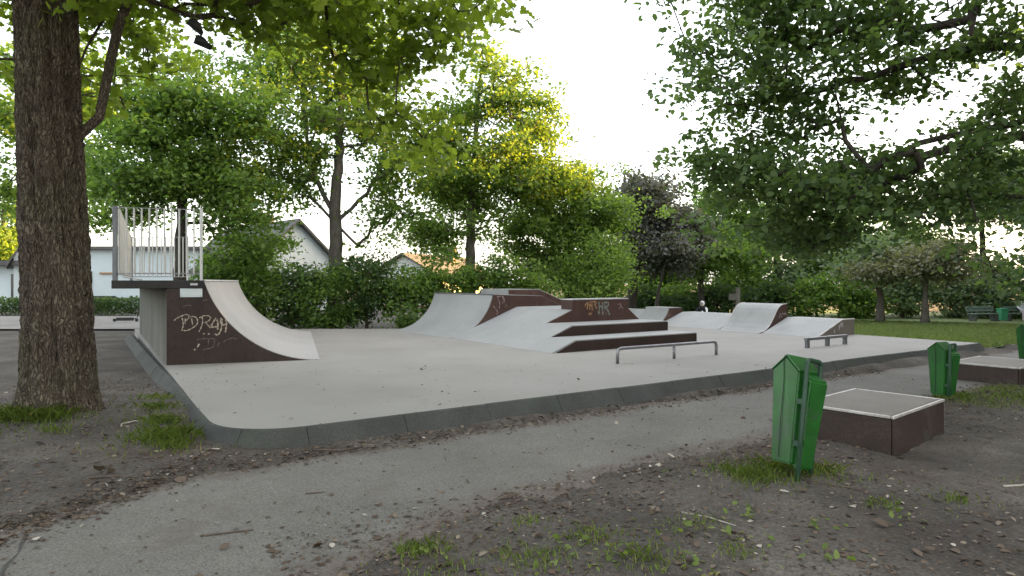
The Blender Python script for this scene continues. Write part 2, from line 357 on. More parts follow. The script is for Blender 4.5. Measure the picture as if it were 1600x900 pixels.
# lawn sheet right of the pad
ls = np.arange(17.15, 46, .6); lt = np.arange(6.2, 33, .8)
S_, T_ = np.meshgrid(ls, lt); LX = .832 * S_ - .555 * T_; LY = .555 * S_ + .832 * T_
LZ = drop(LX, LY) + .085 + fbm(LX * .6, LY * .6, 3) * .06
I = np.arange(S_.size).reshape(S_.shape); q = np.stack([I[:-1, :-1], I[:-1, 1:], I[1:, 1:], I[1:, :-1]], -1).reshape(-1, 4)
me = npmesh('lawn', np.stack([LX, LY, LZ], -1).reshape(-1, 3), 4, faces=q)
tag(link('lawn', me, MAT['lawn'], smooth=True), kind='structure')

# concrete pad with rounded near corner
S0, T0, S1, R0 = 1.04, 6.27, 17.0, .75
corner = [(S0 + R0 - R0 * math.cos(a), T0 + R0 - R0 * math.sin(a)) for a in [math.pi / 2 * i / 10 for i in range(11)]]
outline = [ST(*p) for p in corner] + [ST(S1, T0), ST(S1, 18.6), Vector((-3.2, 19.1, 0)), Vector((-11.1, 18.9, 0))]
mb = MB(); mb.slab([(p.x, p.y) for p in outline], -.15, PZ)
pad = tag(mb.build('concrete_pad', MAT['concrete']), kind='structure')

# kerb stones round the pad, each one its own piece
kprof = [(-.035, -.14), (-.035, PZ - .004), (.0, PZ + .006), (.022, PZ - .008), (.165, -.015), (.165, -.14)]
kmesh = None
def kerb_run(p0, p1, out):
    global kmesh
    d = (p1 - p0); L = d.length; d.normalize(); n = int(L / 1.0)
    for i in range(n):
        if kmesh is None:
            m = MB(); m.prism(kprof, (0, 0, 0), Vector((0, -1, 0)), Vector((1, 0, 0)), .002, .998)
            kmesh = pymesh('kerb_stone', m.V, m.F, .0035)
            kmesh.materials.append(MAT['kerb'])
        a = math.atan2(d.y, d.x); p = p0 + d * (i * L / n)
        o = link('kerb_stone', kmesh, None, pad, loc=p + out * random.uniform(-.005, .006) + Z * random.uniform(-.005, .003), rz=a + random.uniform(-.004, .004))
        o.scale = (L / n, 1, 1)
random.seed(3)
kerb_run(ST(S0 + R0, T0), ST(S1, T0), -Vv)
kerb_run(ST(S0, 20.2), ST(S0, T0 + R0), -U)
kerb_run(ST(S1, T0), ST(S1, 8.9), U)
cc = ST(S0 + R0, T0 + R0)
for k in range(2):
    m = MB(); a0 = math.pi / 4 * k + .004; a1 = math.pi / 4 * (k + 1) - .004; n = 7; V = []
    for i in range(n):
        a = a0 + (a1 - a0) * i / (n - 1); e = -(U * math.cos(a) + Vv * math.sin(a))
        for o_, z_ in kprof: V.append(cc + e * (R0 + o_) + Z * z_)
    q = len(kprof); F = [tuple(range(q)), tuple(range(n * q - 1, (n - 1) * q - 1, -1))]
    for i in range(n - 1):
        for j in range(q): F.append((i * q + j, i * q + (j + 1) % q, (i + 1) * q + (j + 1) % q, (i + 1) * q + j))
    m.add(V, F); m.build('kerb_stone', MAT['kerb'], pad)

# ------------------------------------------------------------------ flat marks: paint strokes as ribbons a hair proud of the face
def ribbons(name, mat, parent, org, ea, ez, strokes, w, nrm, off=.004):
    org = Vector(org)
    for st in strokes:
        m = MB()
        pts = [org + ea * a + ez * z + nrm * off for a, z in st]
        # soften
        for _ in range(2):
            if len(pts) > 2:
                np_ = [pts[0]]
                for a, b in zip(pts[:-1], pts[1:]): np_ += [a * .75 + b * .25, a * .25 + b * .75]
                pts = np_ + [pts[-1]]
        V = []; F = []
        for i, p in enumerate(pts):
            d = pts[min(i + 1, len(pts) - 1)] - pts[max(i - 1, 0)]
            if d.length < 1e-9: d = ez
            d.normalize(); sd = d.cross(nrm).normalized(); ww = w * (.75 + .4 * math.sin(i * 1.7 + len(pts)))
            V += [p + sd * ww * .5, p - sd * ww * .5]
        for i in range(len(pts) - 1): F.append((2 * i, 2 * i + 1, 2 * i + 3, 2 * i + 2))
        m.add(V, F); m.build(name, mat, parent)

def arc_prof(a0, z0, a1, z1, n=18):
    """concave transition from (a0,z0) flat tangent up to (a1,z1)"""
    run = abs(a1 - a0); rise = z1 - z0; R = (run * run + rise * rise) / (2 * rise); sg = 1 if a1 > a0 else -1
    th = math.asin(min(1, run / R)); th = th if rise < R else math.pi - th
    return [(a0 + sg * R * math.sin(th * i / n), z0 + R - R * math.cos(th * i / n)) for i in range(n + 1)]

# ------------------------------------------------------------------ big quarter pipe on the left
A = Vector((-5.78, 10.75, 0)); e1 = Vector((.947, .321, 0)); e2 = Vector((-.321, .947, 0)); QL = 7.0
ct, tip, topz = .57, 2.46, 1.62
q1 = empty('quarter_pipe', (A.x, A.y, PZ))
rel = A + Z * PZ
curve = arc_prof(tip, PZ + .004, ct, topz - .01, 22)
m = MB(); m.prism([(ct, -.1 + PZ)] + [(tip, PZ - .1)] + curve, A - rel, e1, e2, .028, QL); m.build('ramp_body', MAT['pale_ramp'], q1)
D = Vector((-10.2, 17.6, 0)); Cn = A + e1 * ct; Cf = Cn + e2 * QL
m = MB(); m.slab([((p - A).x, (p - A).y) for p in (A + e2 * .03, Cn + e2 * .03 - e1 * .003, Cf - e1 * .003, D)], -.12, 1.48 - PZ)
m.build('back_wall', MAT['weathered_wall'], q1)
m = MB(); m.prism([(0.0, PZ - .02), (tip - .05, PZ - .02), (tip - .05, PZ + .004)] + [(a, z - .012) for a, z in curve[1:]] + [(0.0, topz - .15)], A - rel, e1, e2, .0, .024)
side = m.build('side_panel', MAT['dark_panel'], q1)
side['label'] = 'dark brown side panel with a scratched pale tag'
m = MB(); m.slab([((p - A).x, (p - A).y) for p in (Vector((-6.56, 10.52, 0)), Vector((-5.225, 10.90, 0)), Cf - e1 * .01, Vector((-10.75, 18.05, 0)))], 1.484 - PZ, topz - PZ)
m.build('deck', MAT['dark_steel'], q1, bevel=.006)
m = MB(); m.tube([Cn + e1 * .0 - rel + Z * (topz - .006), Cf - rel + Z * (topz - .006)], .022, 8); m.build('coping', MAT['galvanised'], q1)
nf = -e2
sp = MB(); sp.box(A + e1 * .375 - e2 * .008 - rel + Z * 1.425, (.17, .006, .088), (e1, e2, Z)); sgn = sp.build('notice_plate', MAT['sign_white'], q1, bevel=.003)
for a_, z_ in ((.225, 1.50), (.525, 1.50), (.225, 1.35), (.525, 1.35)): sp = MB().tube([A + e1 * a_ - e2 * .013 - rel + Z * z_, A + e1 * a_ - e2 * .018 - rel + Z * z_], .008, 6); sp.build('screw', MAT['dull_steel'], q1)
sp = MB(); sp.box(A + e1 * .46 + Vector((0, -.10, 0)) - rel + Z * 1.555, (.055, .006, .018), (Vector((.962, .274, 0)), Vector((-.274, .962, 0)), Z)); sp.build('name_plate', MAT['galvanised'], q1)
# tag on the side: letters in the plane of the panel (along, up)
def gx_(px): return ((px / 6.43 + 255) - 261) * .01075
def gz_(py): return 1.6 - ((py / 6.43 + 435) - 440) * .0109
def G(*pp): return [(gx_(a), gz_(b)) for a, b in pp]
tags1 = [G((105, 420), (130, 395), (170, 375), (215, 357), (245, 368), (240, 395), (215, 420)),
         G((178, 390), (190, 440), (188, 480), (176, 515)), G((210, 400), (205, 455)),
         G((176, 515), (215, 522), (260, 505), (310, 470), (325, 430), (310, 390), (280, 378), (255, 385)), G((265, 400), (275, 465)),
         G((360, 380), (370, 430), (355, 490), (332, 535)), G((335, 395), (380, 372), (425, 375), (445, 400), (420, 430), (385, 445)),
         G((400, 450), (425, 480), (440, 500)),
         G((490, 400), (465, 440), (440, 490), (480, 490), (515, 480)), G((500, 415), (512, 470), (505, 520)),
         G((540, 400), (530, 450), (555, 470)), G((548, 410), (545, 490), (530, 545), (505, 575), (480, 560)),
         G((580, 410), (592, 450), (585, 500), (580, 545)), G((548, 470), (590, 465))]
ribbons('graffiti_tag', MAT['spray_pale'], q1, A - rel, e1, Z, tags1[:8], .021, nf)
ribbons('graffiti_tag', MAT['spray_pale'], q1, A - rel, e1, Z, tags1[8:], .028, nf)
ribbons('graffiti_tag', MAT['spray_pale'], q1, A - rel, e1, Z, [G((375, 550), (382, 562)), G((420, 553), (428, 565)), G((335, 655), (318, 690)), G((300, 705), (288, 718))], .028, nf)
ribbons('graffiti_tag', MAT['spray_faint'], q1, A - rel, e1, Z, [G((315, 610), (390, 602), (480, 608)), G((420, 610), (422, 665)), G((480, 612), (470, 690), (430, 705), (370, 715)),
        G((520, 650), (505, 685)), G((370, 222), (415, 215)), G((190, 280), (225, 265), (260, 270)), G((560, 640), (640, 600), (690, 618))], .020, nf)
# railing: bars on three sides of the deck
rail = empty('guard_railing', (-6.5, 10.62, topz)); tag(rail, 'galvanised guard railing of upright bars on the deck of the left quarter pipe', 'railing')
ro = Vector((-6.5, 10.62, topz)); bm_ = MB(); bm_.tube([(0, 0, .1), (0, 0, 1.21)], .0145, 8); barme = pymesh('bar', bm_.V, bm_.F); barme.materials.append(MAT['galvanised'])
P0 = Vector((-6.5, 10.62, 0)); P1 = Vector((-5.30, 10.96, 0)); P2 = Vector((-10.62, 17.92, 0)); P3 = Vector((-8.95, 17.72, 0))
def rail_side(pa, pb, n, post):
    d = (pb - pa); dn = d.normalized()
    for i in range(1, n): link('bar', barme, None, rail, loc=pa + d * (i / n) - Vector((ro.x, ro.y, 0)))
    a = pa - Vector((ro.x, ro.y, 0)); b = pb - Vector((ro.x, ro.y, 0)); sd = dn.cross(Z)
    m = MB(); m.box((a + b) / 2 + Z * .115, (d.length / 2, .012, .012), (dn, sd, Z)); m.build('bottom_rail', MAT['dull_steel'], rail)
    m = MB(); m.box((a + b) / 2 + Z * 1.205, (d.length / 2, .010, .006), (dn, sd, Z)); m.build('top_rail', MAT['dull_steel'], rail)
rail_side(P0, P1, 11, 1); rail_side(P0, P2, 66, 1); rail_side(P2, P3, 13, 1)
for p, h, w in ((P0 + Vector((-.06, 0, 0)), 1.23, .034), (P1, 1.23, .017), (P2, 1.23, .03), (P3, 1.23, .02)):
    m = MB(); m.box(p - Vector((ro.x, ro.y, 0)) + Z * (h / 2), (w, .02, h / 2)); m.build('post', MAT['rail_grey' if w > .025 else 'galvanised'], rail)
m = MB(); m.tube([(.05, .02, .06), (.30, .16, .01)], .012, 6); m.build('strut', MAT['galvanised'], rail)
tag(q1, 'tall concrete quarter pipe with dark brown side and railed deck on the left', 'ramp')

# ------------------------------------------------------------------ quarter pipe in the middle of the back edge
def thing_at(name, s, t, z=PZ): p = ST(s, t, z); return empty(name, p), p
q2, r2 = thing_at('quarter_pipe', 7.5, 14.03)
c2 = arc_prof(7.45, PZ + .004, 8.78, 1.27, 18)
prof = [(10.95, PZ - .1), (7.45, PZ - .1)] + c2 + [(10.36, 1.22), (10.98, .94)]
m = MB(); m.prism(prof, -r2, U, Vv, 14.06, 17.35); m.build('ramp_body', MAT['ramp_concrete'], q2)
prof = [(10.98, PZ - .02), (7.52, PZ - .02)] + [(a, z - .012) for a, z in c2[1:]] + [(10.36, 1.208), (10.96, .935)]
m = MB(); m.prism(prof, -r2, U, Vv, 14.032, 14.056); m.build('side_panel', MAT['brown_panel'], q2)
m = MB(); m.tube([ST(8.78, 14.03, 1.262) - r2, ST(8.78, 17.36, 1.262) - r2], .02, 8); m.build('coping', MAT['dull_steel'], q2)
def S2(*pp): return [((px - 773) * .0192 + 8.80, 1.6 - (py - 440) * .0165) for px, py in pp]
ribbons('graffiti_tag', MAT['spray_mauve'], q2, ST(0, 14.032) - r2, U, Z, [S2((778, 463), (783, 475), (781, 482)), S2((778, 464), (787, 462), (791, 470), (786, 474)), S2((786, 463), (790, 472)), S2((772, 478), (780, 488), (777, 492))], .022, -Vv)
tag(q2, 'mid height concrete quarter pipe with red brown side behind the stepped box', 'ramp')
# raised hip on its deck
hb, rh = thing_at('hip_box', 10.6, 15.6, .2)
m = MB(); m.prism([(10.3, PZ), (10.3, 1.375), (11.4, 1.375), (12.55, .94), (12.9, PZ)], -rh, U, Vv, 15.625, 17.2); m.build('box_body', MAT['ramp_concrete'], hb)
m = MB(); m.prism([(10.3, PZ + .002), (10.3, 1.355), (11.38, 1.355), (12.53, .92), (12.86, PZ + .002)], -rh, U, Vv, 15.6, 15.622); m.build('side_panel', MAT['brown_panel'], hb)
tag(hb, 'small raised brown hip box on top behind the middle quarter pipe', 'ramp')

# ------------------------------------------------------------------ stepped fun box
fb, rf = thing_at('fun_box', 7.6, 9.95)
def bank(z): return 7.58 + (z - PZ) / .385
DZ, L2, L1 = .94, .655, .43
m = MB(); m.prism([(7.58, PZ - .1), (7.58, PZ + .004), (bank(DZ), DZ), (11.28, DZ), (12.35, PZ + .004), (12.35, PZ - .1)], -rf, U, Vv, 11.73, 14.026); m.build('deck_body', MAT['ramp_concrete'], fb)
m = MB(); m.prism([(7.58, PZ - .1), (7.58, PZ + .004), (bank(L2), L2), (11.70, L2), (11.70, PZ - .1)], -rf, U, Vv, 10.80, 11.729); m.build('upper_step', MAT['ramp_concrete'], fb)
m = MB(); m.prism([(7.58, PZ - .1), (7.58, PZ + .004), (bank(L1), L1), (11.76, L1), (11.76, PZ - .1)], -rf, U, Vv, 9.98, 10.799); m.build('lower_step', MAT['ramp_concrete'], fb)
def face(prof, t, name='side_panel', mat='brown_panel', parent=fb, r=rf):
    m = MB(); m.prism(prof, -r, U, Vv, t - .026, t - .002); return m.build(name, MAT[mat], parent)
face([(7.68, PZ - .02), (7.72, PZ + .02), (bank(L1) + .02, L1 - .022), (11.755, L1 - .022), (11.755, PZ - .02)], 9.98, mat='dark_panel')
b2 = bank(L1) + .03
face([(b2, L1 + .002), (bank(L2) + .02, L2 - .02), (11.695, L2 - .02), (11.695, L1 + .002)], 10.80, mat='dark_panel')
face([(bank(L2) + .03, L2 + .002), (bank(DZ), DZ - .012), (bank(DZ) + .01, 1.165), (11.27, 1.165), (11.29, DZ - .012), (11.66, L2 + .002)], 11.73)
m = MB(); m.prism([(bank(DZ) + .012, DZ + .001), (bank(DZ) + .012, 1.165), (11.268, 1.165), (11.268, DZ + .001)], -rf, U, Vv, 11.731, 12.14); m.build('grind_block', MAT['brown_panel'], fb)
m = MB(); m.prism([(bank(DZ) - .0, 1.167), (bank(DZ) - .0, 1.19), (11.285, 1.19), (11.285, 1.167)], -rf, U, Vv, 11.695, 12.15); m.build('grind_edge', MAT['galvanised'], fb)
def S3(*pp): return [((px / 11.43 + 870 - 896) * .0196 + 9.50, 1.6 - ((py / 11.43 + 455) - 440) * .01505) for px, py in pp]
ribbons('graffiti_tag', MAT['spray_orange'], fb, ST(0, 11.704) - rf, U, Z, [S3((520, 270), (545, 220), (575, 205), (565, 270), (560, 330)), S3((575, 210), (600, 260), (610, 340)),
        S3((620, 180), (610, 250), (640, 290), (650, 180)), S3((650, 180), (645, 300), (655, 350)), S3((690, 190), (700, 260), (735, 320)), S3((660, 190), (715, 185), (725, 240)), S3((590, 430), (605, 390), (620, 430), (640, 395))], .034, -Vv)
ribbons('graffiti_tag', MAT['spray_green'], fb, ST(0, 11.704) - rf, U, Z, [S3((775, 200), (785, 300), (770, 430)), S3((845, 210), (840, 320), (845, 440)), S3((785, 290), (850, 270)),
        S3((880, 210), (885, 300), (890, 340)), S3((875, 215), (930, 205), (965, 240), (940, 285), (890, 300)), S3((900, 310), (950, 370), (975, 450))], .045, -Vv)
ribbons('graffiti_tag', MAT['spray_mauve'], fb, ST(0, 11.704) - rf, U, Z, [S3((1130, 250), (1180, 250), (1200, 290), (1150, 340)), S3((1180, 230), (1215, 330), (1240, 330))], .02, -Vv)
tag(fb, 'stepped concrete fun box with brown faces in the middle of the pad', 'ramp')

# ------------------------------------------------------------------ ramps along the right hand edge
def edge_ramp(name, label, t0, t1, prof, side_prof=None, smat='brown_panel', body='ramp_concrete', top=None):
    e, r = thing_at(name, prof[1][0], t0)
    m = MB(); m.prism(prof, -r, U, Vv, t0 + .03, t1); m.build('ramp_body', MAT[body], e)
    m = MB(); m.prism([(a, z - .014) if z > PZ + .03 else (a, z) for a, z in (side_prof or prof)], -r, U, Vv, t0, t0 + .028); m.build('side_panel', MAT[smat], e)
    tag(e, label, 'ramp', 'ramps along the right edge'); return e, r
bk = [(16.98, PZ - .1), (15.28, PZ - .1), (15.28, PZ + .004), (16.40, .605), (16.98, .605)]
bkside = [(16.98, PZ - .02), (15.34, PZ - .02), (15.34, PZ + .01), (16.40, .605), (16.98, .605)]
b1, rb1 = edge_ramp('bank_ramp', 'low concrete bank with greyish brown side nearest the lawn', 9.12, 10.70, bk, bkside, smat='box_top')
m = MB(); m.tube([ST(15.30, 9.13, PZ + .02) - rb1, ST(16.40, 9.13, .61) - rb1, ST(16.98, 9.13, .61) - rb1], .02, 6); m.build('edge_strip', MAT['pale_edge'], b1)
def S4(*pp): return [((px / 12.86 + 1280 - 1277) * .0294 + 15.28, 1.6 - ((py / 12.86 + 480) - 440) * .0166) for px, py in pp]
ribbons('graffiti_tag', MAT['spray_white'], b1, ST(0, 9.12) - rb1, U, Z, [S4((440, 300), (445, 400)), S4((415, 320), (420, 400)), S4((390, 350), (385, 460)), S4((280, 450), (290, 510))], .05, -Vv)
wv = [(16.45, PZ - .1), (15.15, PZ - .1), (15.15, PZ + .004), (15.35, .225), (15.52, .30), (15.68, .42), (15.82, .58), (15.93, .73), (16.03, .85), (16.14, .925), (16.27, .965), (16.45, .975)]
w1, rw1 = edge_ramp('wave_ramp', 'tall curved concrete roll over ramp with rounded lip between two banks', 10.73, 12.12, wv, wv)
m = MB(); m.tube([ST(a, 10.74, z) - rw1 for a, z in wv[3:]], .014, 6); m.build('edge_strip', MAT['pale_edge'], w1)
m = MB(); m.tube([ST(a, 12.12, z) - rw1 for a, z in wv[3:]], .014, 6); m.build('edge_strip', MAT['pale_edge'], w1)
def S5(*pp): return [((px - 1216) * .022 + 16.08, 1.6 - (py - 440) * .0178) for px, py in pp]
ribbons('graffiti_tag', MAT['spray_white'], w1, ST(0, 10.73) - rw1, U, Z, [S5((1216, 497), (1218, 489), (1221, 496)), S5((1222, 489), (1226, 492), (1229, 488), (1230, 493))], .022, -Vv)
b2_, rb2 = edge_ramp('bank_ramp', 'long low concrete bank behind the roll over ramp, person sitting beyond it', 12.15, 14.5, bk, bkside)
sq = arc_prof(15.1, PZ + .004, 15.85, .75, 12)
sprof = [(16.45, PZ - .1), (15.1, PZ - .1)] + sq + [(16.45, .75)]
q3, rq3 = edge_ramp('quarter_pipe', 'small concrete quarter pipe with brown side at the far end of the right edge', 14.53, 15.6, sprof, sprof)
b3, rb3 = edge_ramp('bank_ramp', 'farthest short bank mostly hidden behind the stepped fun box', 15.63, 18.4, bk, bkside)

# ------------------------------------------------------------------ grind rails
g1, rg1 = thing_at('grind_rail', 7.58, 8.12)
pts = [ST(7.58, 8.12, PZ)] + arc3(ST(7.58, 8.12, PZ), ST(7.58, 8.12, PZ + .255), ST(10.06, 8.05, PZ + .255), .09) + \
      arc3(ST(7.58, 8.12, PZ + .255), ST(10.06, 8.05, PZ + .255), ST(10.06, 8.05, PZ), .09) + [ST(10.06, 8.05, PZ)]
m = MB(); m.tube([p - rg1 for p in pts], .028, 12); m.build('rail_tube', MAT['dull_steel'], g1, smooth=True)
m = MB(); m.tube([ST(8.93, 8.08, PZ) - rg1, ST(8.93, 8.08, PZ + .235) - rg1], .026, 12); m.build('middle_post', MAT['dull_steel'], g1, smooth=True)
tag(g1, 'round steel grind rail with bent ends in front of the stepped box', 'grind rail')
g2, rg2 = thing_at('grind_rail', 12.7, 7.86)
m = MB(); m.box(ST(13.45, 7.83, PZ + .185) - rg2, (.80, .035, .03), (U, Vv, Z)); m.build('rail_beam', MAT['dull_steel'], g2, bevel=.005)
for s_ in (12.72, 13.48, 14.18):
    m = MB(); m.box(ST(s_, 7.83, PZ + .077) - rg2, (.05, .03, .077), (U, Vv, Z)); m.build('post', MAT['rail_grey'], g2, bevel=.004)
tag(g2, 'square low grind rail on three flat posts near the right bank', 'grind rail')

# ------------------------------------------------------------------ low sitting boxes beside the path
def sit_box(name, label, org, ang, lu, lv, h):
    eu = Vector((math.cos(ang), math.sin(ang), 0)); ev = Vector((-eu.y, eu.x, 0))
    gz = -.12; e = empty(name, (org[0], org[1], 0))
    for nm, mid, hx, ax in (('side_panel', eu * lu / 2, (lu / 2 - .002, .012), (eu, ev, Z)), ('side_panel', eu * lu / 2 + ev * lv, (lu / 2 - .002, .012), (eu, ev, Z)),
                            ('side_panel', ev * lv / 2, (lv / 2 - .016, .012), (ev, eu, Z)), ('side_panel', ev * lv / 2 + eu * lu, (lv / 2 - .016, .012), (ev, eu, Z))):
        m = MB(); m.box(mid + Z * ((h - .03 + gz) / 2), (hx[0], hx[1], (h - .03 - gz) / 2), ax); m.build(nm, MAT['box_side'], e, bevel=.003)
    m = MB(); m.box(eu * lu / 2 + ev * lv / 2 + Z * (h - .012), (lu / 2 - .026, lv / 2 - .026, .012), (eu, ev, Z)); m.build('top_panel', MAT['box_top'], e)
    for mid, L_, ax in ((eu * lu / 2, lu / 2 + .016, (eu, ev, Z)), (eu * lu / 2 + ev * lv, lu / 2 + .016, (eu, ev, Z)),
                        (ev * lv / 2, lv / 2 - .0215, (ev, eu, Z)), (ev * lv / 2 + eu * lu, lv / 2 - .0215, (ev, eu, Z))):
        m = MB(); m.box(mid + Z * (h - .011), (L_, .014, .013), ax); m.build('edge_strip', MAT['pale_edge'], e, bevel=.004)
    return tag(e, label, 'box', 'low boxes beside the path')
sit_box('low_box', 'low brown square box with pale metal edges behind the nearest green bin', (3.50, 5.90), math.radians(40), 1.36, .88, .36)
sit_box('low_box', 'farther low dark box at the right edge of the picture', (7.74, 9.80), math.radians(36), 1.36, .95, .285)

# ------------------------------------------------------------------ green litter bins on tube frames
def make_bin(label):
    e = empty('litter_bin', (0, 0, 0))
    # gable face at -x, frame side at -y (local); body narrows downwards
    hw, hl = .145, .165
    def ring(k, zz): return [(-hl * k, -hw * k, zz), (hl * k, -hw * k, zz), (hl * k, hw * k, zz), (-hl * k, hw * k, zz)]
    V = ring(.74, .10) + ring(1.0, .865) + [(-hl, 0, .985), (hl, 0, .985)]
    F = [(3, 2, 1, 0), (0, 1, 5, 4), (2, 3, 7, 6), (3, 0, 4, 8, 7), (1, 2, 6, 9, 5), (4, 5, 9, 8), (6, 7, 8, 9)]
    m = MB(); m.add(V, F); m.build('bin_body', MAT['bin_green'], e, bevel=.014, seg=3)
    o_ = .004; m = MB()   # folded roof lid
    m.add([(-hl - o_, -hw - o_, .858), (-hl - o_, 0, .982), (-hl - o_, hw + o_, .858), (hl + o_, -hw - o_, .858), (hl + o_, 0, .982), (hl + o_, hw + o_, .858),
           (-hl - o_, -hw - o_, .872), (-hl - o_, 0, .998), (-hl - o_, hw + o_, .872), (hl + o_, -hw - o_, .872), (hl + o_, 0, .998), (hl + o_, hw + o_, .872)],
          [(0, 3, 4, 1), (1, 4, 5, 2), (6, 7, 10, 9), (7, 8, 11, 10), (0, 1, 7, 6), (1, 2, 8, 7), (3, 9, 10, 4), (4, 10, 11, 5), (0, 6, 9, 3), (2, 5, 11, 8)])
    m.build('roof_lid', MAT['bin_green'], e, bevel=.003)
    m = MB(); m.tube([(-hl - .012, .012, .985), (-hl - .006, .022, .92), (-hl + .000, .008, .78), (-hl * .86 - .012, .016, .45), (-hl * .77 - .008, .022, .14)], .0035, 6); m.build('seam_cord', MAT['black'], e)
    m = MB(); V = [(-.072, -hw * .76 - .055, .07), (.125, -hw * .76 - .055, .07), (.170, -hw - .085, .80), (-.098, -hw - .085, .80),
                   (-.072, -hw * .76 + .03, .07), (.125, -hw * .76 + .03, .07), (.165, -hw + .02, .87), (-.098, -hw + .02, .87)]
    m.add(V, [(0, 1, 2, 3), (4, 7, 6, 5), (0, 4, 5, 1), (3, 2, 6, 7), (0, 3, 7, 4), (1, 5, 6, 2)]); m.build('front_panel', MAT['bin_green'], e, bevel=.018, seg=3)
    ya, yb = -hw - .05, -hw - .015; xa, xb = -.128, .128
    p = [(xa, ya, -.25), (xa, ya, .5)] + [tuple(q) for q in arc3((xa, ya, .5), (xa, ya, .965), (xb, yb, .965), .05)] + \
        [tuple(q) for q in arc3((xa, ya, .965), (xb, yb, .965), (xb, yb, .5), .05)] + [(xb, yb, .5), (xb, yb + .03, -.25)]
    m = MB(); m.tube(p, .021, 12); m.build('tube_frame', MAT['bin_frame'], e, smooth=True)
    for zz in (.62, .28):
        m = MB(); m.box((xa, ya + .035, zz), (.016, .03, .022)); m.build('clamp', MAT['bin_frame'], e)
    return tag(e, label, 'litter bin', 'green litter bins')
bin1 = make_bin('nearest green litter bin, leaning, in front of the low brown box')
bin1.scale = (.86, .86, .97); bin1.location = (2.24, 5.22, .03); bin1.rotation_euler = (math.radians(-2), math.radians(10.5), math.radians(30))
bin2 = copy_thing(bin1, (5.86, 8.78, -.02), math.radians(30), .80, 'upright green litter bin standing between the two low boxes')
bin2.rotation_euler = (0, math.radians(1), math.radians(30))
bin3 = copy_thing(bin1, (9.86, 12.30, .0), math.radians(20), .80, 'green litter bin cut off by the right edge of the picture')
bin3.rotation_euler = (0, math.radians(-2), math.radians(24))

# ------------------------------------------------------------------ trees
def leaf_shape(kind):
    if kind == 'oak':     # lobed outline, unit length along +y
        L = [(0, 0), (.10, .12), (.27, .22), (.15, .36), (.36, .50), (.20, .62), (.28, .80), (.10, .86), (0, 1.0)]
        return np.array([(x, y, .16 * abs(x)) for x, y in L] + [(-x, y, .16 * abs(x)) for x, y in L[-2:0:-1]])
    if kind == 'hex':
        return np.array([(0, 0, 0), (.30, .30, .08), (.26, .68, .06), (0, 1, -.06), (-.26, .68, .06), (-.30, .30, .08)])
    return np.array([(0, 0, 0), (.34, .48, .07), (0, 1, -.03), (-.34, .48, .07)])
def make_leaves(P, size, rs, kind, tilt=.75, tint=None, droop=.25):
    n = len(P); sh = leaf_shape(kind); k = len(sh)
    nrm = rs.normal(size=(n, 3)) * tilt; nrm[:, 2] += 1.0; nrm /= np.linalg.norm(nrm, axis=1)[:, None]
    d = rs.normal(size=(n, 3)); d[:, 2] -= droop; d -= nrm * (d * nrm).sum(1)[:, None]; d /= np.linalg.norm(d, axis=1)[:, None] + 1e-9
    sd = np.cross(d, nrm); sz = size * rs.uniform(.45, 1.3, n)
    V = P[:, None, :] + sz[:, None, None] * (sh[None, :, 0:1] * sd[:, None, :] + sh[None, :, 1:2] * d[:, None, :] + sh[None, :, 2:3] * nrm[:, None, :])
    t = rs.rand(n) if tint is None else np.clip(tint + rs.normal(size=n) * .18, 0, 1)
    return V.reshape(-1, 3), k, t
def bez(p0, c, p1, n):
    t = np.linspace(0, 1, n)[:, None]; return p0 * (1 - t) ** 2 + c * 2 * t * (1 - t) + p1 * t * t
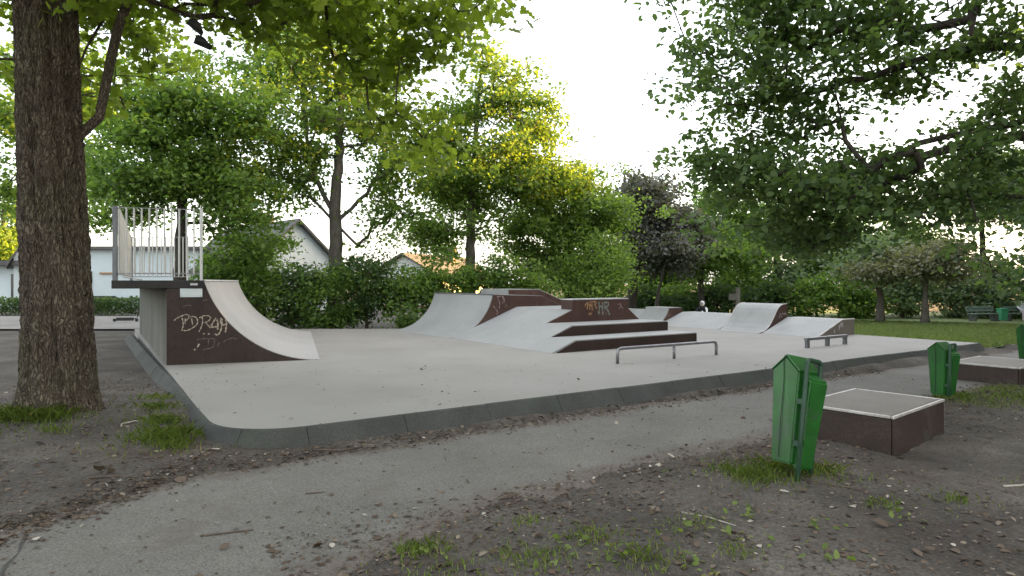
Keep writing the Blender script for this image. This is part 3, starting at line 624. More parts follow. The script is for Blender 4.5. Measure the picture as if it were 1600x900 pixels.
def tree(name, label, trunk, tr, blobs, ntips, nleaf, lsize, lmat, bark, sigma=.45, seed=1, kind='rh', guides=(), fork=0.35, group=None, cat='tree',
         split_limbs=True, rtip=.008, tilt=.75, trunk_mesh=None, expo=.42, flat=.62, zmin=None, bare=(), clump=.46, per_clump=5):
    rs = np.random.RandomState(seed); base = np.array(trunk[0], float)
    e = empty(name, tuple(base)); tag(e, label, cat, group)
    T = np.array(trunk, float); seg = np.linalg.norm(np.diff(T, axis=0), axis=1); cum = np.r_[0, np.cumsum(seg)]
    q = np.linspace(0, cum[-1], max(4, int(cum[-1] / .35))); TP = np.stack([np.interp(q, cum, T[:, i]) for i in range(3)], -1)
    TP[2:-1, :2] += rs.normal(size=(len(TP) - 3, 2)) * tr[0] * .10
    TR = np.interp(q, [0, cum[-1] * .08, cum[-1]], [tr[0] * 1.25, tr[0], tr[1]])
    pos = list(TP); par = [-1] + list(range(len(TP) - 1)); limb = [-1] * len(TP); ok = [z / cum[-1] > fork for z in q]
    segs = []; nl = 0
    for g in guides:                       # explicit limbs: first point is snapped to the trunk
        g = np.array(g, float); j = int(np.argmin(np.linalg.norm(TP - g[0], axis=1)))
        cg = np.r_[0, np.cumsum(np.linalg.norm(np.diff(g, axis=0), axis=1))]; qq = np.linspace(0, cg[-1], max(3, int(cg[-1] / .3)))
        gp = np.stack([np.interp(qq, cg, g[:, i]) for i in range(3)], -1); gp[0] = TP[j]; gp[1:] += rs.normal(size=(len(gp) - 1, 3)) * .025
        ids = [j]
        for p in gp[1:]:
            pos.append(p); par.append(ids[-1]); limb.append(nl); ok.append(True); ids.append(len(pos) - 1)
        segs.append((ids, nl)); nl += 1
    w = np.array([b[3] * b[4] * b[5] * (b[6] if len(b) > 6 else 1) for b in blobs]); w = w / w.sum()
    tips = []
    for b, c in zip(blobs, rs.multinomial(ntips, w)):
        if c == 0: continue
        nc = max(2, c // per_clump)         # boughs first, then sprays of twigs round each bough end, flattened into layers
        u = rs.normal(size=(nc, 3)); u /= np.linalg.norm(u, axis=1)[:, None] + 1e-9; u *= (rs.rand(nc, 1) ** .40)
        cen = np.array(b[:3]) + u * np.array(b[3:6]); which = rs.randint(0, nc, c); rad = clump * rs.uniform(.6, 1.35, nc)
        tips.append(cen[which] + rs.normal(size=(c, 3)) * rad[which][:, None] * np.array([1, 1, .42]))
    tips = np.concatenate(tips)
    if zmin is not None: tips[:, 2] = np.maximum(tips[:, 2], zmin + rs.rand(len(tips)) * .3)
    axis_d = np.min(np.linalg.norm(tips[:, None, :] - TP[None, ::3, :], axis=2), axis=1)
    tips = tips[np.argsort(axis_d)]; ends = []
    for tp in tips:
        Pn = np.array(pos); o_ = np.array(ok); dv = tp - Pn; dd = np.linalg.norm(dv, axis=1)
        cost = dd + .45 * np.clip(-dv[:, 2], 0, None) + np.where(o_, 0, 50)
        j = int(np.argmin(cost)); d = dd[j]; n = max(3, int(d / .3) + 1)
        c = (Pn[j] + tp) / 2 + rs.normal(size=3) * .10 * d + np.array([0, 0, .10 * d]); path = bez(Pn[j], c, tp, n)
        lid = limb[j]
        if lid < 0: lid = nl; nl += 1
        ids = [j]
        for p in path[1:]:
            pos.append(p); par.append(ids[-1]); limb.append(lid); ok.append(True); ids.append(len(pos) - 1)
        segs.append((ids, lid)); ends.append(len(pos) - 1)
    cnt = np.zeros(len(pos)); 
    for i in ends: cnt[i] = 1
    for i in range(len(pos) - 1, 0, -1):
        if par[i] >= 0: cnt[par[i]] += cnt[i]
    pos = np.array(pos); R = rtip * np.maximum(cnt, 1) ** expo; R = np.minimum(R, tr[0] * .6)
    # trunk
    if trunk_mesh is None and split_limbs:
        m = MB(); m.tube([tuple(p - base) for p in TP], list(np.maximum(TR, R[:len(TP)] * .8)), 12); m.build('trunk', bark, e, smooth=True)
    # limbs
    groups = {}
    for ids, lid in segs: groups.setdefault(lid if split_limbs else 0, []).append(ids)
    for lid, lst in groups.items():
        m = MB()
        if not split_limbs: m.tube([tuple(p - base) for p in TP], list(np.maximum(TR, R[:len(TP)] * .8)), 12)
        for ids in lst:
            rr = [float(R[i]) for i in ids]; rr[0] = min(rr[0], rr[1] * 1.35)
            m.tube([tuple(pos[i] - base) for i in ids], rr, 6 if rr[1] > .02 else 4, cap=False)
        m.build('limb' if split_limbs else 'trunk', bark, e, smooth=True)
    # leaves in clumps round the tips
    P = []; tn = []
    for i in ends:
        p = pos[i]
        if any(((p - np.array(b[:3])) / np.array(b[3:6])) @ ((p - np.array(b[:3])) / np.array(b[3:6])) < 1 for b in bare): continue
        k = int(nleaf * rs.uniform(.5, 1.5)); s = sigma * rs.uniform(.7, 1.3)
        qp = p + rs.normal(size=(k, 3)) * np.array([s, s, s * flat]); P.append(qp); tn.append(np.full(k, rs.uniform(.2, .8)))
    P = np.concatenate(P); tn = np.concatenate(tn)
    if zmin is not None: P[:, 2] = np.maximum(P[:, 2], zmin)
    V, k, t = make_leaves(P - base, lsize, rs, kind, tilt, tn)
    link('crown', npmesh('crown', V, k, t), lmat, e)
    return e

# --- the big oak on the left: thick ridged trunk, canopy over the near ground
tb = np.array([-4.93, 7.0, .12])
def ridged_trunk(parent):
    nz, na = 420, 170; zz = np.linspace(-.25, 7.2, nz); th = np.linspace(0, 2 * math.pi, na, endpoint=False)
    ZZ, TH = np.meshgrid(zz, th, indexing='ij')
    r = .325 - .012 * np.clip(ZZ, 0, 5) + .12 * np.exp(-np.clip(ZZ, 0, None) / .22) * (1 + .35 * np.sin(TH * 5 + .6)) - .03 * np.clip(ZZ - 4.8, 0, 9)
    cx = np.cos(TH); sx = np.sin(TH)
    def per(f, g, o): return vnoise(cx * f + 40 + o, sx * f + ZZ * g + o) - .5
    ridge = -np.abs(per(11, 1.6, 3)) * .060 - np.abs(per(20, 5.0, 9)) * .050 + per(3, .7, 20) * .05 + per(34, 16, 5) * .022
    r = r + ridge + .02
    lean = -.030 * ZZ + .012 * np.sin(ZZ * 1.1)
    V = np.stack([r * cx + lean, r * sx, ZZ], -1).reshape(-1, 3)
    I = np.arange(nz * na).reshape(nz, na); q = np.stack([I[:-1], np.roll(I, -1, 1)[:-1], np.roll(I, -1, 1)[1:], I[1:]], -1).reshape(-1, 4)
    link('trunk', npmesh('trunk', V, 4, faces=q), MAT['bark'], parent, smooth=True)
oak = tree('oak_tree', 'thick ridged oak trunk at the left edge with canopy spreading overhead', [tuple(tb), (-5.05, 7.0, 3.0), (-5.12, 7.0, 5.0), (-5.2, 7.0, 7.4)], (.33, .16),
           [(-4.6, 7.8, 5.7, 2.4, 2.4, 1.1, 1.2), (-1.6, 8.2, 4.85, .80, 1.0, .95, 2.6), (-2.9, 8.6, 5.3, 1.1, 1.2, .8, 1.4), (-.35, 7.0, 4.75, .65, .7, .35, 2.2), (-1.35, 8.2, 3.8, .4, .6, .55, 2.2), (-6.6, 5.2, 6.6, 2.6, 2.8, 1.6, .6), (-2.6, 3.0, 6.6, 3.0, 2.4, 1.1, .7),
            (-1.2, 5.6, 5.6, 1.6, 1.4, .9), (-6.6, 9.2, 5.3, 1.4, 1.5, 1.2, .8), (-3.5, -1.5, 6.8, 3.5, 2.5, 1.2, .4)],
           1000, 42, .145, G_OAK, MAT['bark'], sigma=.20, seed=4, kind='oak', fork=.52, trunk_mesh=True, flat=.5,
           guides=[[(-5.05, 7.0, 2.9), (-4.62, 7.1, 3.25), (-4.5, 7.15, 3.8), (-4.42, 7.2, 4.5), (-4.2, 7.3, 5.5)], [(-5.08, 7.0, 4.6), (-3.6, 7.6, 5.3), (-1.9, 8.0, 5.6), (-.6, 7.4, 5.5)]], rtip=.007, expo=.33, bare=[(-3.4, 6.0, 4.3, .25, 1.4, .22)])
ridged_trunk(oak)

# --- right hand oak whose limbs reach in from beyond the frame
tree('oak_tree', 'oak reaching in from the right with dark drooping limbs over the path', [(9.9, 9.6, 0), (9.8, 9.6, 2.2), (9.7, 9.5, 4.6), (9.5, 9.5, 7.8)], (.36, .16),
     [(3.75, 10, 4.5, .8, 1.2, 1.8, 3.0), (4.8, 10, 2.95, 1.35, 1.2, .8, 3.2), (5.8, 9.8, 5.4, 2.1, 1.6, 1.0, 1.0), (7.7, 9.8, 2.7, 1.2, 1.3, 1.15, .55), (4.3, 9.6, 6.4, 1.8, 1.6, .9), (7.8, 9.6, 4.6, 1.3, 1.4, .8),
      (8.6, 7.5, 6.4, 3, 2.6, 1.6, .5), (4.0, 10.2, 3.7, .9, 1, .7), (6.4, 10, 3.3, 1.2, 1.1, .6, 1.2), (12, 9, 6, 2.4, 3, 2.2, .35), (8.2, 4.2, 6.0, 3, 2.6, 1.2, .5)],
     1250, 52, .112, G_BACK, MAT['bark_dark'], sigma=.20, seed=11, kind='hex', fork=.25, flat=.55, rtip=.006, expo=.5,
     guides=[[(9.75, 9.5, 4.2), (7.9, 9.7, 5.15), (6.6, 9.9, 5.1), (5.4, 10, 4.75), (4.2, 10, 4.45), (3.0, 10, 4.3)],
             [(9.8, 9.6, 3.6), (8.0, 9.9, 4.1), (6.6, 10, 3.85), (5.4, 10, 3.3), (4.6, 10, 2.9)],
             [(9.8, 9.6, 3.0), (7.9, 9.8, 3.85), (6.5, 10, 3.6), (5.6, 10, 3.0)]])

# --- trees behind the pad
tree('park_tree', 'open crowned tree with forked trunk behind the shrubs left of centre', [(-6.1, 22, 0), (-6.05, 22, 2.0), (-6.05, 22, 3.7), (-5.9, 22, 6.5), (-5.8, 22, 9.8)], (.27, .06),
     [(-6.3, 22, 8.6, 3.3, 2.6, 2.6), (-8.2, 22, 5.6, 1.7, 1.6, 1.5, .9), (-4.0, 22, 6.0, 1.6, 1.6, 2.0, 1.0), (-3.9, 22, 4.1, 1.1, 1.0, 1.0, 1.6), (-7.8, 22, 4.0, 1.2, 1, .7, .9), (-6.2, 22, 5.6, 1.6, 1.4, 1.0, .8)],
     640, 46, .165, G_MID, MAT['bark_pale'], sigma=.27, seed=21, fork=.34, rtip=.011,
     guides=[[(-6.05, 22, 3.6), (-7.0, 22, 4.6), (-8.0, 22, 6.2)], [(-6.05, 22, 3.7), (-5.0, 22, 4.6), (-3.9, 22, 6.4)], [(-6.05, 22, 3.8), (-6.9, 22, 5.6), (-7.2, 22, 8.4)]])
tree('park_tree', 'tall maple with sunlit yellow top behind the middle quarter pipe', [(-1.55, 24, 0), (-1.55, 24, 2.5), (-1.5, 24, 5), (-1.2, 24, 9.2)], (.22, .05),
     [(-.6, 24, 8.5, 1.4, 1.5, 1.7), (-2.6, 24, 6.8, 1.2, 1.4, 1.7), (-1.4, 24, 5.4, 2.3, 2, 2.0, 1.2), (.4, 24.2, 6.0, 1.2, 1.2, 1.4, 1.3), (.75, 24.4, 7.5, 1.0, 1.3, 1.7), (1.5, 24.6, 5.6, .8, 1, .9), (-2.4, 23.6, 3.2, 1.5, 1.2, 1.0, 1.3)],
     720, 52, .165, G_BRIGHT, MAT['bark_pale'], sigma=.26, seed=31, fork=.26, rtip=.010)
tree('park_tree', 'dense light green tree with foliage down to the ramps right of the maple', [(2.3, 26, 0), (2.3, 26, 2), (2.5, 26, 5.6)], (.18, .05),
     [(2.2, 26, 5.1, 1.6, 1.5, 1.6), (3.4, 26, 3.9, 1.3, 1.3, 1.6), (1.0, 26, 3.6, 1.3, 1.3, 1.7), (2.6, 25.6, 2.3, 1.9, 1.4, 1.2)],
     600, 62, .155, G_BRIGHT, MAT['bark_dark'], sigma=.26, seed=41, fork=.15)
tree('park_tree', 'low feathery yellow green tree beside the dense light green one', [(3.7, 24.2, 0), (3.7, 24.2, 1.0), (3.6, 24.2, 2.6)], (.10, .04),
     [(3.3, 24.2, 2.0, .95, .95, .95), (2.4, 24, 1.6, .9, .9, .7)], 120, 75, .125, G_BRIGHT, MAT['bark_dark'], sigma=.28, seed=43, fork=.15, split_limbs=False)
tree('park_tree', 'dark purple leaved tree behind the far ramps in the centre', [(5.75, 31, 0), (5.8, 31, 1.5), (6.1, 31, 3.2), (6.6, 31, 5.5)], (.27, .06),
     [(6.7, 31, 5.1, 1.6, 1.6, 1.5), (8.0, 31, 3.6, 1.1, 1.2, 1.4), (5.5, 31, 4.0, 1.0, 1.2, 1.4), (6.8, 31.5, 2.9, 1.9, 1.2, 1.0)],
     340, 75, .20, G_PURPLE, MAT['bark_dark'], sigma=.30, seed=51, fork=.3)
tree('park_tree', 'slim leaning tree next to the dark purple one', [(6.55, 29.5, 0), (6.75, 29.5, 1.2), (7.05, 29.5, 2.6)], (.10, .04),
     [(7.3, 29.5, 3.1, 1.0, .9, .7)], 40, 70, .2, G_PURPLE, MAT['bark_dark'], sigma=.35, seed=53, fork=.4, split_limbs=False)
tree('park_tree', 'green tree with spreading limbs right behind the sitting person', [(9.75, 33, -.2), (9.7, 33, 1.6), (9.8, 33, 4.0)], (.20, .05),
     [(9.8, 33, 3.4, 2.0, 1.6, 1.3), (11.3, 33, 2.6, 1.1, 1.2, .9), (8.4, 33, 2.6, .9, 1, .8)], 190, 70, .19, G_MID, MAT['bark_dark'], sigma=.30, seed=61, fork=.3)
tree('park_tree', 'small olive pink tree standing alone on the lawn at right', [(18.0, 28, -.36), (18.0, 28, .8), (18.1, 28, 2.6)], (.17, .04),
     [(18.0, 28, 2.5, 1.5, 1.4, .8), (16.8, 28, 2.0, .9, 1, .8), (19.0, 28, 1.9, .8, .9, .7)], 120, 75, .19, G_OLIVE, MAT['bark_pale'], sigma=.34, seed=71, fork=.38)
tree('park_tree', 'tree with short pale trunk left of the olive tree on the lawn', [(17.2, 30, -.42), (17.2, 30, .6), (17.0, 30, 3.0)], (.2, .05),
     [(16.8, 30.4, 2.7, 1.3, 1.2, 1.1)], 70, 75, .21, G_PALE, MAT['bark_pale'], sigma=.36, seed=73, fork=.4, split_limbs=False)
tree('park_tree', 'dense dark tree behind the railing and left quarter pipe', [(-10.1, 19.6, 0), (-10.1, 19.6, 2.6), (-10.0, 19.6, 7.5)], (.22, .06),
     [(-10.4, 19.5, 6.3, 2.4, 2.0, 2.2), (-8.3, 19.5, 3.9, 1.1, 1.1, 1.3, 1.4), (-9.3, 19.3, 4.4, 1.4, 1.3, 1.2, 1.2), (-11.8, 19.5, 4.2, 1.2, 1.3, 1.2), (-8.2, 19.5, 6.6, 1.2, 1.2, 1.2)],
     600, 60, .16, G_MID, MAT['bark_dark'], sigma=.27, seed=81, fork=.28)
tree('park_tree', 'loose tree left behind the big oak trunk', [(-18.6, 25, 0), (-18.5, 25, 3), (-18.4, 25, 9)], (.22, .06),
     [(-18.6, 25, 8.0, 3.6, 2.4, 2.8), (-16.6, 25, 5.4, 1.8, 1.6, 1.3), (-20.4, 25, 4.8, 1.6, 1.6, 1.1)], 150, 75, .23, G_MID, MAT['bark_dark'], sigma=.5, seed=91, fork=.35)
tree('park_tree', 'sunlit yellow green tree beyond the white houses at the left edge', [(-38, 48, 0), (-38, 48, 3), (-38, 48, 7.5)], (.25, .08),
     [(-37.5, 48, 5.8, 3.2, 3, 3.2)], 90, 80, .34, G_BRIGHT, MAT['bark_dark'], sigma=.7, seed=95, fork=.25, split_limbs=False)
# line of trees closing the park behind the lawn
far = [(12.6, 38, 7.6, 'tall mid green tree of the far line, right of the purple tree', G_MID, 101), (16.0, 39, 7.0, 'rounded blue green tree of the far line above the roll over ramp', G_PALE, 103),
       (19.8, 38.5, 6.2, 'dense tree of the far line above the nearest bank', G_MID, 105), (23.6, 39, 6.4, 'far tree directly behind the olive tree on the lawn', G_MID, 107),
       (27.8, 38, 9.5, 'pale green far tree above the park bench', G_PALE, 109), (31.6, 39, 10.0, 'tall far tree at the right edge above the lawn', G_BRIGHT, 111), (9.0, 40, 5.6, 'far tree showing between the purple tree and the person', G_MID, 113)]
for fx, fy, fh, lab, fm, sd in far:
    zb = float(drop(fx, fy))
    tree('park_tree', lab, [(fx, fy, zb), (fx + .1, fy, zb + 2), (fx - .1, fy, zb + fh - .8)], (.22, .06),
         [(fx, fy, fh - 2.1, 1.9, 1.6, 1.9), (fx - 1.2, fy - .3, fh - 3.2, 1.5, 1.4, 1.5), (fx + 1.2, fy - .3, fh - 3.4, 1.5, 1.4, 1.5), (fx, fy - .6, 1.7, 2.2, 1.4, 1.1)],
         270, 60, .23, fm, MAT['bark_dark'], sigma=.36, seed=sd, fork=.2, split_limbs=False, group='far line of trees behind the lawn', zmin=zb + .3)

# ------------------------------------------------------------------ shrubs
def shrub(label, c, r, n, lm, seed, ls=.15, per=60, group='shrubs behind the pad', sig=.24):
    rs = np.random.RandomState(seed); z0 = float(drop(c[0], c[1]))
    return tree('shrub', label, [(c[0], c[1], z0), (c[0], c[1], z0 + .3), (c[0], c[1], z0 + r[2] * .9)], (.05, .02),
                [(c[0], c[1], z0 + r[2] * .95, r[0], r[1], r[2] * .95), (c[0] + rs.uniform(-.4, .4), c[1] - .2, z0 + r[2] * 1.45, r[0] * .6, r[1] * .6, r[2] * .5)],
                n, per, ls, lm, MAT['twig'], sigma=sig, seed=seed, fork=.02, split_limbs=False, group=group, cat='shrub', clump=.26, zmin=z0 + .08, rtip=.006, expo=.35)
hedge = [(-9.9, 22.4, 1.95, 'tallest loose shrub hiding the left half of the gable house', G_MID), (-8.7, 22.6, 1.85, 'tall shrub in front of the white gable', G_BRIGHT), (-9.3, 20.9, 1.15, 'shrub just right of the left quarter pipe, below the gable house', G_MID), (-8.2, 20.6, 1.4, 'tall loose shrub in front of the gable house roof', G_MID),
         (-7.1, 20.8, 1.15, 'shrub in front of the forked trunk, left side', G_DARK), (-5.8, 20.5, 1.05, 'shrub at the foot of the forked tree', G_MID),
         (-4.7, 20.8, 1.25, 'shrub midway between the forked tree and the maple', G_DARK), (-3.6, 20.6, 1.05, 'shrub left of the middle quarter pipe lip', G_MID),
         (-2.3, 21.4, 1.45, 'shrub directly behind the middle quarter pipe lip', G_MID), (-.9, 22.2, 1.3, 'shrub below the maple trunk', G_MID), (.6, 22.6, 1.2, 'shrub behind the raised hip box', G_BRIGHT)]
for i, (x, y, h, lab, lm) in enumerate(hedge): shrub(lab, (x, y), (.85, .7, h), 110, lm, 200 + i, ls=.13, per=46, sig=.20)
under = [(4.6, 34.5, 1.0, G_MID, 'undergrowth shrub at the foot of the purple tree'), (7.6, 33.5, .95, G_DARK, 'rounded dark bush left of the sitting person'), (9.2, 35.5, .9, G_MID, 'green bush close behind the sitting person'),
         (11.4, 35, .9, G_DARK, 'bush left of the grey wooden post'), (14.2, 35.5, 1.0, G_DARK, 'dark bush behind the roll over ramp'), (16.6, 35, 1.25, G_MID, 'bush right of the roll over ramp lip'),
         (18.8, 35.5, 0.9, G_MID, 'low bush above the nearest bank top'), (21.6, 35.5, 1.3, G_PALE, 'pale bush left of the olive tree'), (24.4, 35.5, 1.25, G_PALE, 'pale bush right of the olive tree trunk'),
         (26.6, 35.0, 1.0, G_PALE, 'pale bush behind the park bench'), (29.2, 35, 1.05, G_PALE, 'pale bush behind the far green bin'), (32.0, 36, 1.1, G_MID, 'bush behind the pale seated person')]
for i, (x, y, h, lm, lab) in enumerate(under): shrub(lab, (x, y), (1.5, .9, h), 80, lm, 240 + i, ls=.22, per=48, group='undergrowth at the far side of the lawn', sig=.34)
# low clipped hedge in front of the white houses: leaves packed in a box
rs = np.random.RandomState(5)
he = empty('clipped_hedge', (-22, 29.6, .06)); n = 16000
P = np.stack([rs.uniform(-11, 8.2, n), rs.uniform(-.45, .45, n), rs.rand(n) ** .7 * .80], -1)
V, k, t = make_leaves(P, .13, rs, 'rh', .9); link('foliage', npmesh('foliage', V, k, t), G_DARK, he)
m = MB()
for i in range(60): x = -10.8 + i * .315; m.tube([(x, 0, 0), (x + .05, .03, .55)], .012, 4)
tag(m.build('stems', MAT['twig'], he), kind='stuff')
tag(he, 'low dark clipped hedge in front of the white houses at left', 'hedge')
# unseen wood added right of the frame, heights shaped to block the low sun
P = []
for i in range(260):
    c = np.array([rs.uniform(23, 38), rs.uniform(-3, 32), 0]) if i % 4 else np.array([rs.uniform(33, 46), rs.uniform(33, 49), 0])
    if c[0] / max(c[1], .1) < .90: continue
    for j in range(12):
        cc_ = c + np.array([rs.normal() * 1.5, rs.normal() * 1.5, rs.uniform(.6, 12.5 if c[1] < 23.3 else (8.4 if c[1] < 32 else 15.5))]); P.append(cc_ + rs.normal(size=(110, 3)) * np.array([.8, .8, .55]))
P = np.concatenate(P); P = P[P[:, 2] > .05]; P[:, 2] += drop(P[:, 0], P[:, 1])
V, k, t = make_leaves(P, .42, rs, 'rh', .8); tag(link('shading_wood', npmesh('shading_wood', V, k, t), G_DARK), 'unseen dark wood added beyond the right of the lawn to block low sun', 'wood', kind='stuff')

# ------------------------------------------------------------------ houses beyond the trees
def window_on(parent, c, ax, w, h, name='window'):
    m = MB(); m.box(Vector(c) + ax[1] * -.02, (w / 2, .03, h / 2), ax); wo = m.build(name, MAT['white_wall'] if name == 'window' else MAT['pane'], parent)
    m = MB(); m.box(Vector(c) + ax[1] * -.06, (w / 2 - .06, .012, h / 2 - .06), ax); m.build('pane', MAT['pane'], wo)
def gable_house(label, c, ang, w, L, eave, apex, wins=()):
    """gable end centred on c, facing (sin, -cos) of ang; ridge runs back from it"""
    f = Vector((math.sin(ang), -math.cos(ang), 0)); wd = Vector((math.cos(ang), math.sin(ang), 0)); e = empty('house', c)
    m = MB(); m.prism([(-w / 2, 0), (w / 2, 0), (w / 2, eave), (0, apex), (-w / 2, eave)], (0, 0, 0), wd, -f, 0, L); m.build('wall', MAT['white_wall'], e)
    ov = .35; sl = (apex - eave) / (w / 2); m = MB()
    for s_ in (-1, 1):
        a1 = s_ * (w / 2 + ov); z1 = eave - ov * sl
        m.prism([(0, apex + .02), (a1, z1 + .02), (a1, z1 + .16), (0, apex + .18)], (0, 0, 0), wd, -f, -.35, L + .3)
    ro_ = m.build('roof', MAT['roof_tile'], e)
    m = MB(); m.box(wd * (w * .18) - f * (L * .6) + Z * (apex + .2), (.28, .28, .6), (wd, f, Z)); m.build('chimney', MAT['roof_tile'], ro_)
    for a_, z_, ww, hh in wins: window_on(e, f * .01 + wd * a_ + Z * z_, (wd, -f, Z), ww, hh)
    return tag(e, label, 'house')
gable_house('white gable house with steep grey roof behind the shrubs', (-11.4, 34, 0), math.radians(46), 5.2, 9, 2.35, 4.75, [(-1.0, 1.5, .9, 1.1), (1.1, 1.5, .9, 1.1)])
gable_house('small white roofed house further back right of the forked tree', (-7.4, 44, 0), math.radians(-25), 5.4, 8, 2.0, 3.4, [(0, 1.4, 1.0, 1.1)])
gable_house('tall steep white gable at the far left behind the oak trunk', (-27.2, 38, 0), math.radians(35), 3.6, 7, 3.0, 6.4, [(0, 2.0, .8, 1.0)])
hl = empty('house', (-22.5, 37, 0)); ax_ = (Vector((1, 0, 0)), Vector((0, 1, 0)), Z)
m = MB(); m.box((0, 2, 1.6), (4.4, 2, 1.85)); m.build('wall', MAT['white_wall'], hl)
m = MB(); m.box((0, 1.9, 3.53), (4.6, 2.2, .09)); m.build('roof', MAT['roof_tile'], hl)
for x_, z_, w_, h_ in ((-1.85, 1.35, .34, 1.7), ): window_on(hl, (x_, -.01, z_), ax_, w_, h_, 'door')
m = MB(); m.box((-.6, -.04, 2.08), (.62, .03, .05)); m.build('wall_band', MAT['spray_orange'], hl)
m = MB(); m.box((-1.2, -.5, .72), (1.0, .3, .06)); m.box((-1.2, -.5, .45), (.9, .25, .22)); m.build('step', MAT['dark_steel'], hl)
tag(hl, 'flat white house wall with narrow dark door behind the left railing', 'house')
ha = empty('house', (-31.6, 37.5, 0))
m = MB(); m.box((0, 2, 1.2), (3.6, 2, 1.35)); m.build('wall', MAT['white_wall'], ha)
m = MB(); m.box((0, 1.7, 2.68), (3.9, 2.4, .13)); m.build('roof', MAT['roof_tile'], ha)
for x_, w_ in ((1.0, .5), (2.6, .4), (3.3, .35)): window_on(ha, (x_, -.01, 1.25), ax_, w_, 1.6, 'door')
tag(ha, 'low white annex with dark fascia at the left picture edge', 'house')

# ------------------------------------------------------------------ people
def skin_person(name, joints, edges, mats, label, loc, rz, assign):
    e = empty(name, loc, rz)
    me = bpy.data.meshes.new('body'); ks = list(joints); me.from_pydata([joints[k][0] for k in ks], [(ks.index(a), ks.index(b)) for a, b in edges], [])
    o = bpy.data.objects.new('body', me); col.objects.link(o)
    md = o.modifiers.new('skin', 'SKIN'); 
    for i, k in enumerate(ks):
        r = joints[k][1]; me.skin_vertices[0].data[i].radius = r if hasattr(r, '__len__') else (r, r)
        me.skin_vertices[0].data[i].use_root = (k == 'pelvis')
    sb = o.modifiers.new('sub', 'SUBSURF'); sb.levels = 2; sb.render_levels = 2
    dg = bpy.context.evaluated_depsgraph_get(); ev = bpy.data.meshes.new_from_object(o.evaluated_get(dg)); bpy.data.objects.remove(o)
    for mm in mats: ev.materials.append(mm)
    for p in ev.polygons: p.material_index = assign(p.center); p.use_smooth = True
    b = bpy.data.objects.new('body', ev); col.objects.link(b); b.parent = e
    return tag(e, label, 'person')
EDG = [('pelvis', 'waist'), ('waist', 'chest'), ('chest', 'neck'), ('neck', 'head'), ('head', 'crown'), ('chest', 'shl'), ('shl', 'ell'), ('ell', 'wrl'), ('wrl', 'hal'), ('chest', 'shr'), ('shr', 'elr'), ('elr', 'wrr'), ('wrr', 'har'),
       ('pelvis', 'hpl'), ('hpl', 'knl'), ('knl', 'anl'), ('anl', 'tol'), ('pelvis', 'hpr'), ('hpr', 'knr'), ('knr', 'anr'), ('anr', 'tor')]
J = {'pelvis': ((0, 0, .13), (.15, .12)), 'waist': ((0, .01, .30), (.13, .10)), 'chest': ((0, -.03, .50), (.155, .115)), 'neck': ((0, -.05, .64), .055), 'head': ((0, -.08, .74), (.082, .095)), 'crown': ((0, -.07, .83), (.062, .075)),
     'shl': ((-.19, -.03, .55), .06), 'ell': ((-.27, -.16, .34), .045), 'wrl': ((-.16, -.36, .33), .034), 'hal': ((-.10, -.43, .34), .03),
     'shr': ((.19, -.03, .55), .06), 'elr': ((.27, -.16, .34), .045), 'wrr': ((.16, -.36, .33), .034), 'har': ((.10, -.43, .34), .03),
     'hpl': ((-.10, -.10, .12), .095), 'knl': ((-.15, -.46, .42), .062), 'anl': ((-.14, -.66, .07), .042), 'tol': ((-.14, -.82, .045), .035),
     'hpr': ((.10, -.10, .12), .095), 'knr': ((.15, -.46, .42), .062), 'anr': ((.14, -.66, .07), .042), 'tor': ((.14, -.82, .045), .035)}
def asg1(c):
    if c.z > .655: return 1
    if c.x > .15 and c.z > .25: return 2
    if c.y < -.40 and c.z > .30 and c.z < .375 and abs(c.x) < .13: return 1
    return 0
pz = float(drop(7.05, 23.6)) + .06
pr = skin_person('person', J, EDG, [MAT['cloth_black'], MAT['skin'], MAT['cloth_white']], 'person in black with pale hood and sleeve sitting on the grass behind the far bank', (8.02, 27.0, float(drop(8.02, 27.0)) + .10), math.radians(-40), asg1); pr.location.z += .19; pr.scale = (.9,) * 3
m = MB(); V = []; F = []; nr, ns = 7, 12      # hood: open shell round the head, thick rim at the face
for i in range(nr):
    a = math.radians(38 + i * 22)
    for j in range(ns):
        b = 2 * math.pi * j / ns; V.append((.112 * math.sin(a) * math.cos(b), -.06 - .125 * math.cos(a), .765 + .132 * math.sin(a) * math.sin(b)))
for i in range(nr - 1):
    for j in range(ns): F.append((i * ns + j, i * ns + (j + 1) % ns, (i + 1) * ns + (j + 1) % ns, (i + 1) * ns + j))
F.append(tuple((nr - 1) * ns + j for j in range(ns)))
m.add(V, F); m.build('hood', MAT['cloth_white'], pr, smooth=True)
for s_ in (-1, 1): m = MB().add(*[(lambda c: ([tuple(Vector(c) + Vector(d)) for d in ((.012, 0, 0), (-.012, 0, 0), (0, 0, .007), (0, 0, -.007), (0, -.008, 0))], [(0, 2, 4), (2, 1, 4), (1, 3, 4), (3, 0, 4)]))((s_ * .032, -.172, .775))][0]); m.build('eye', MAT['black'], pr)

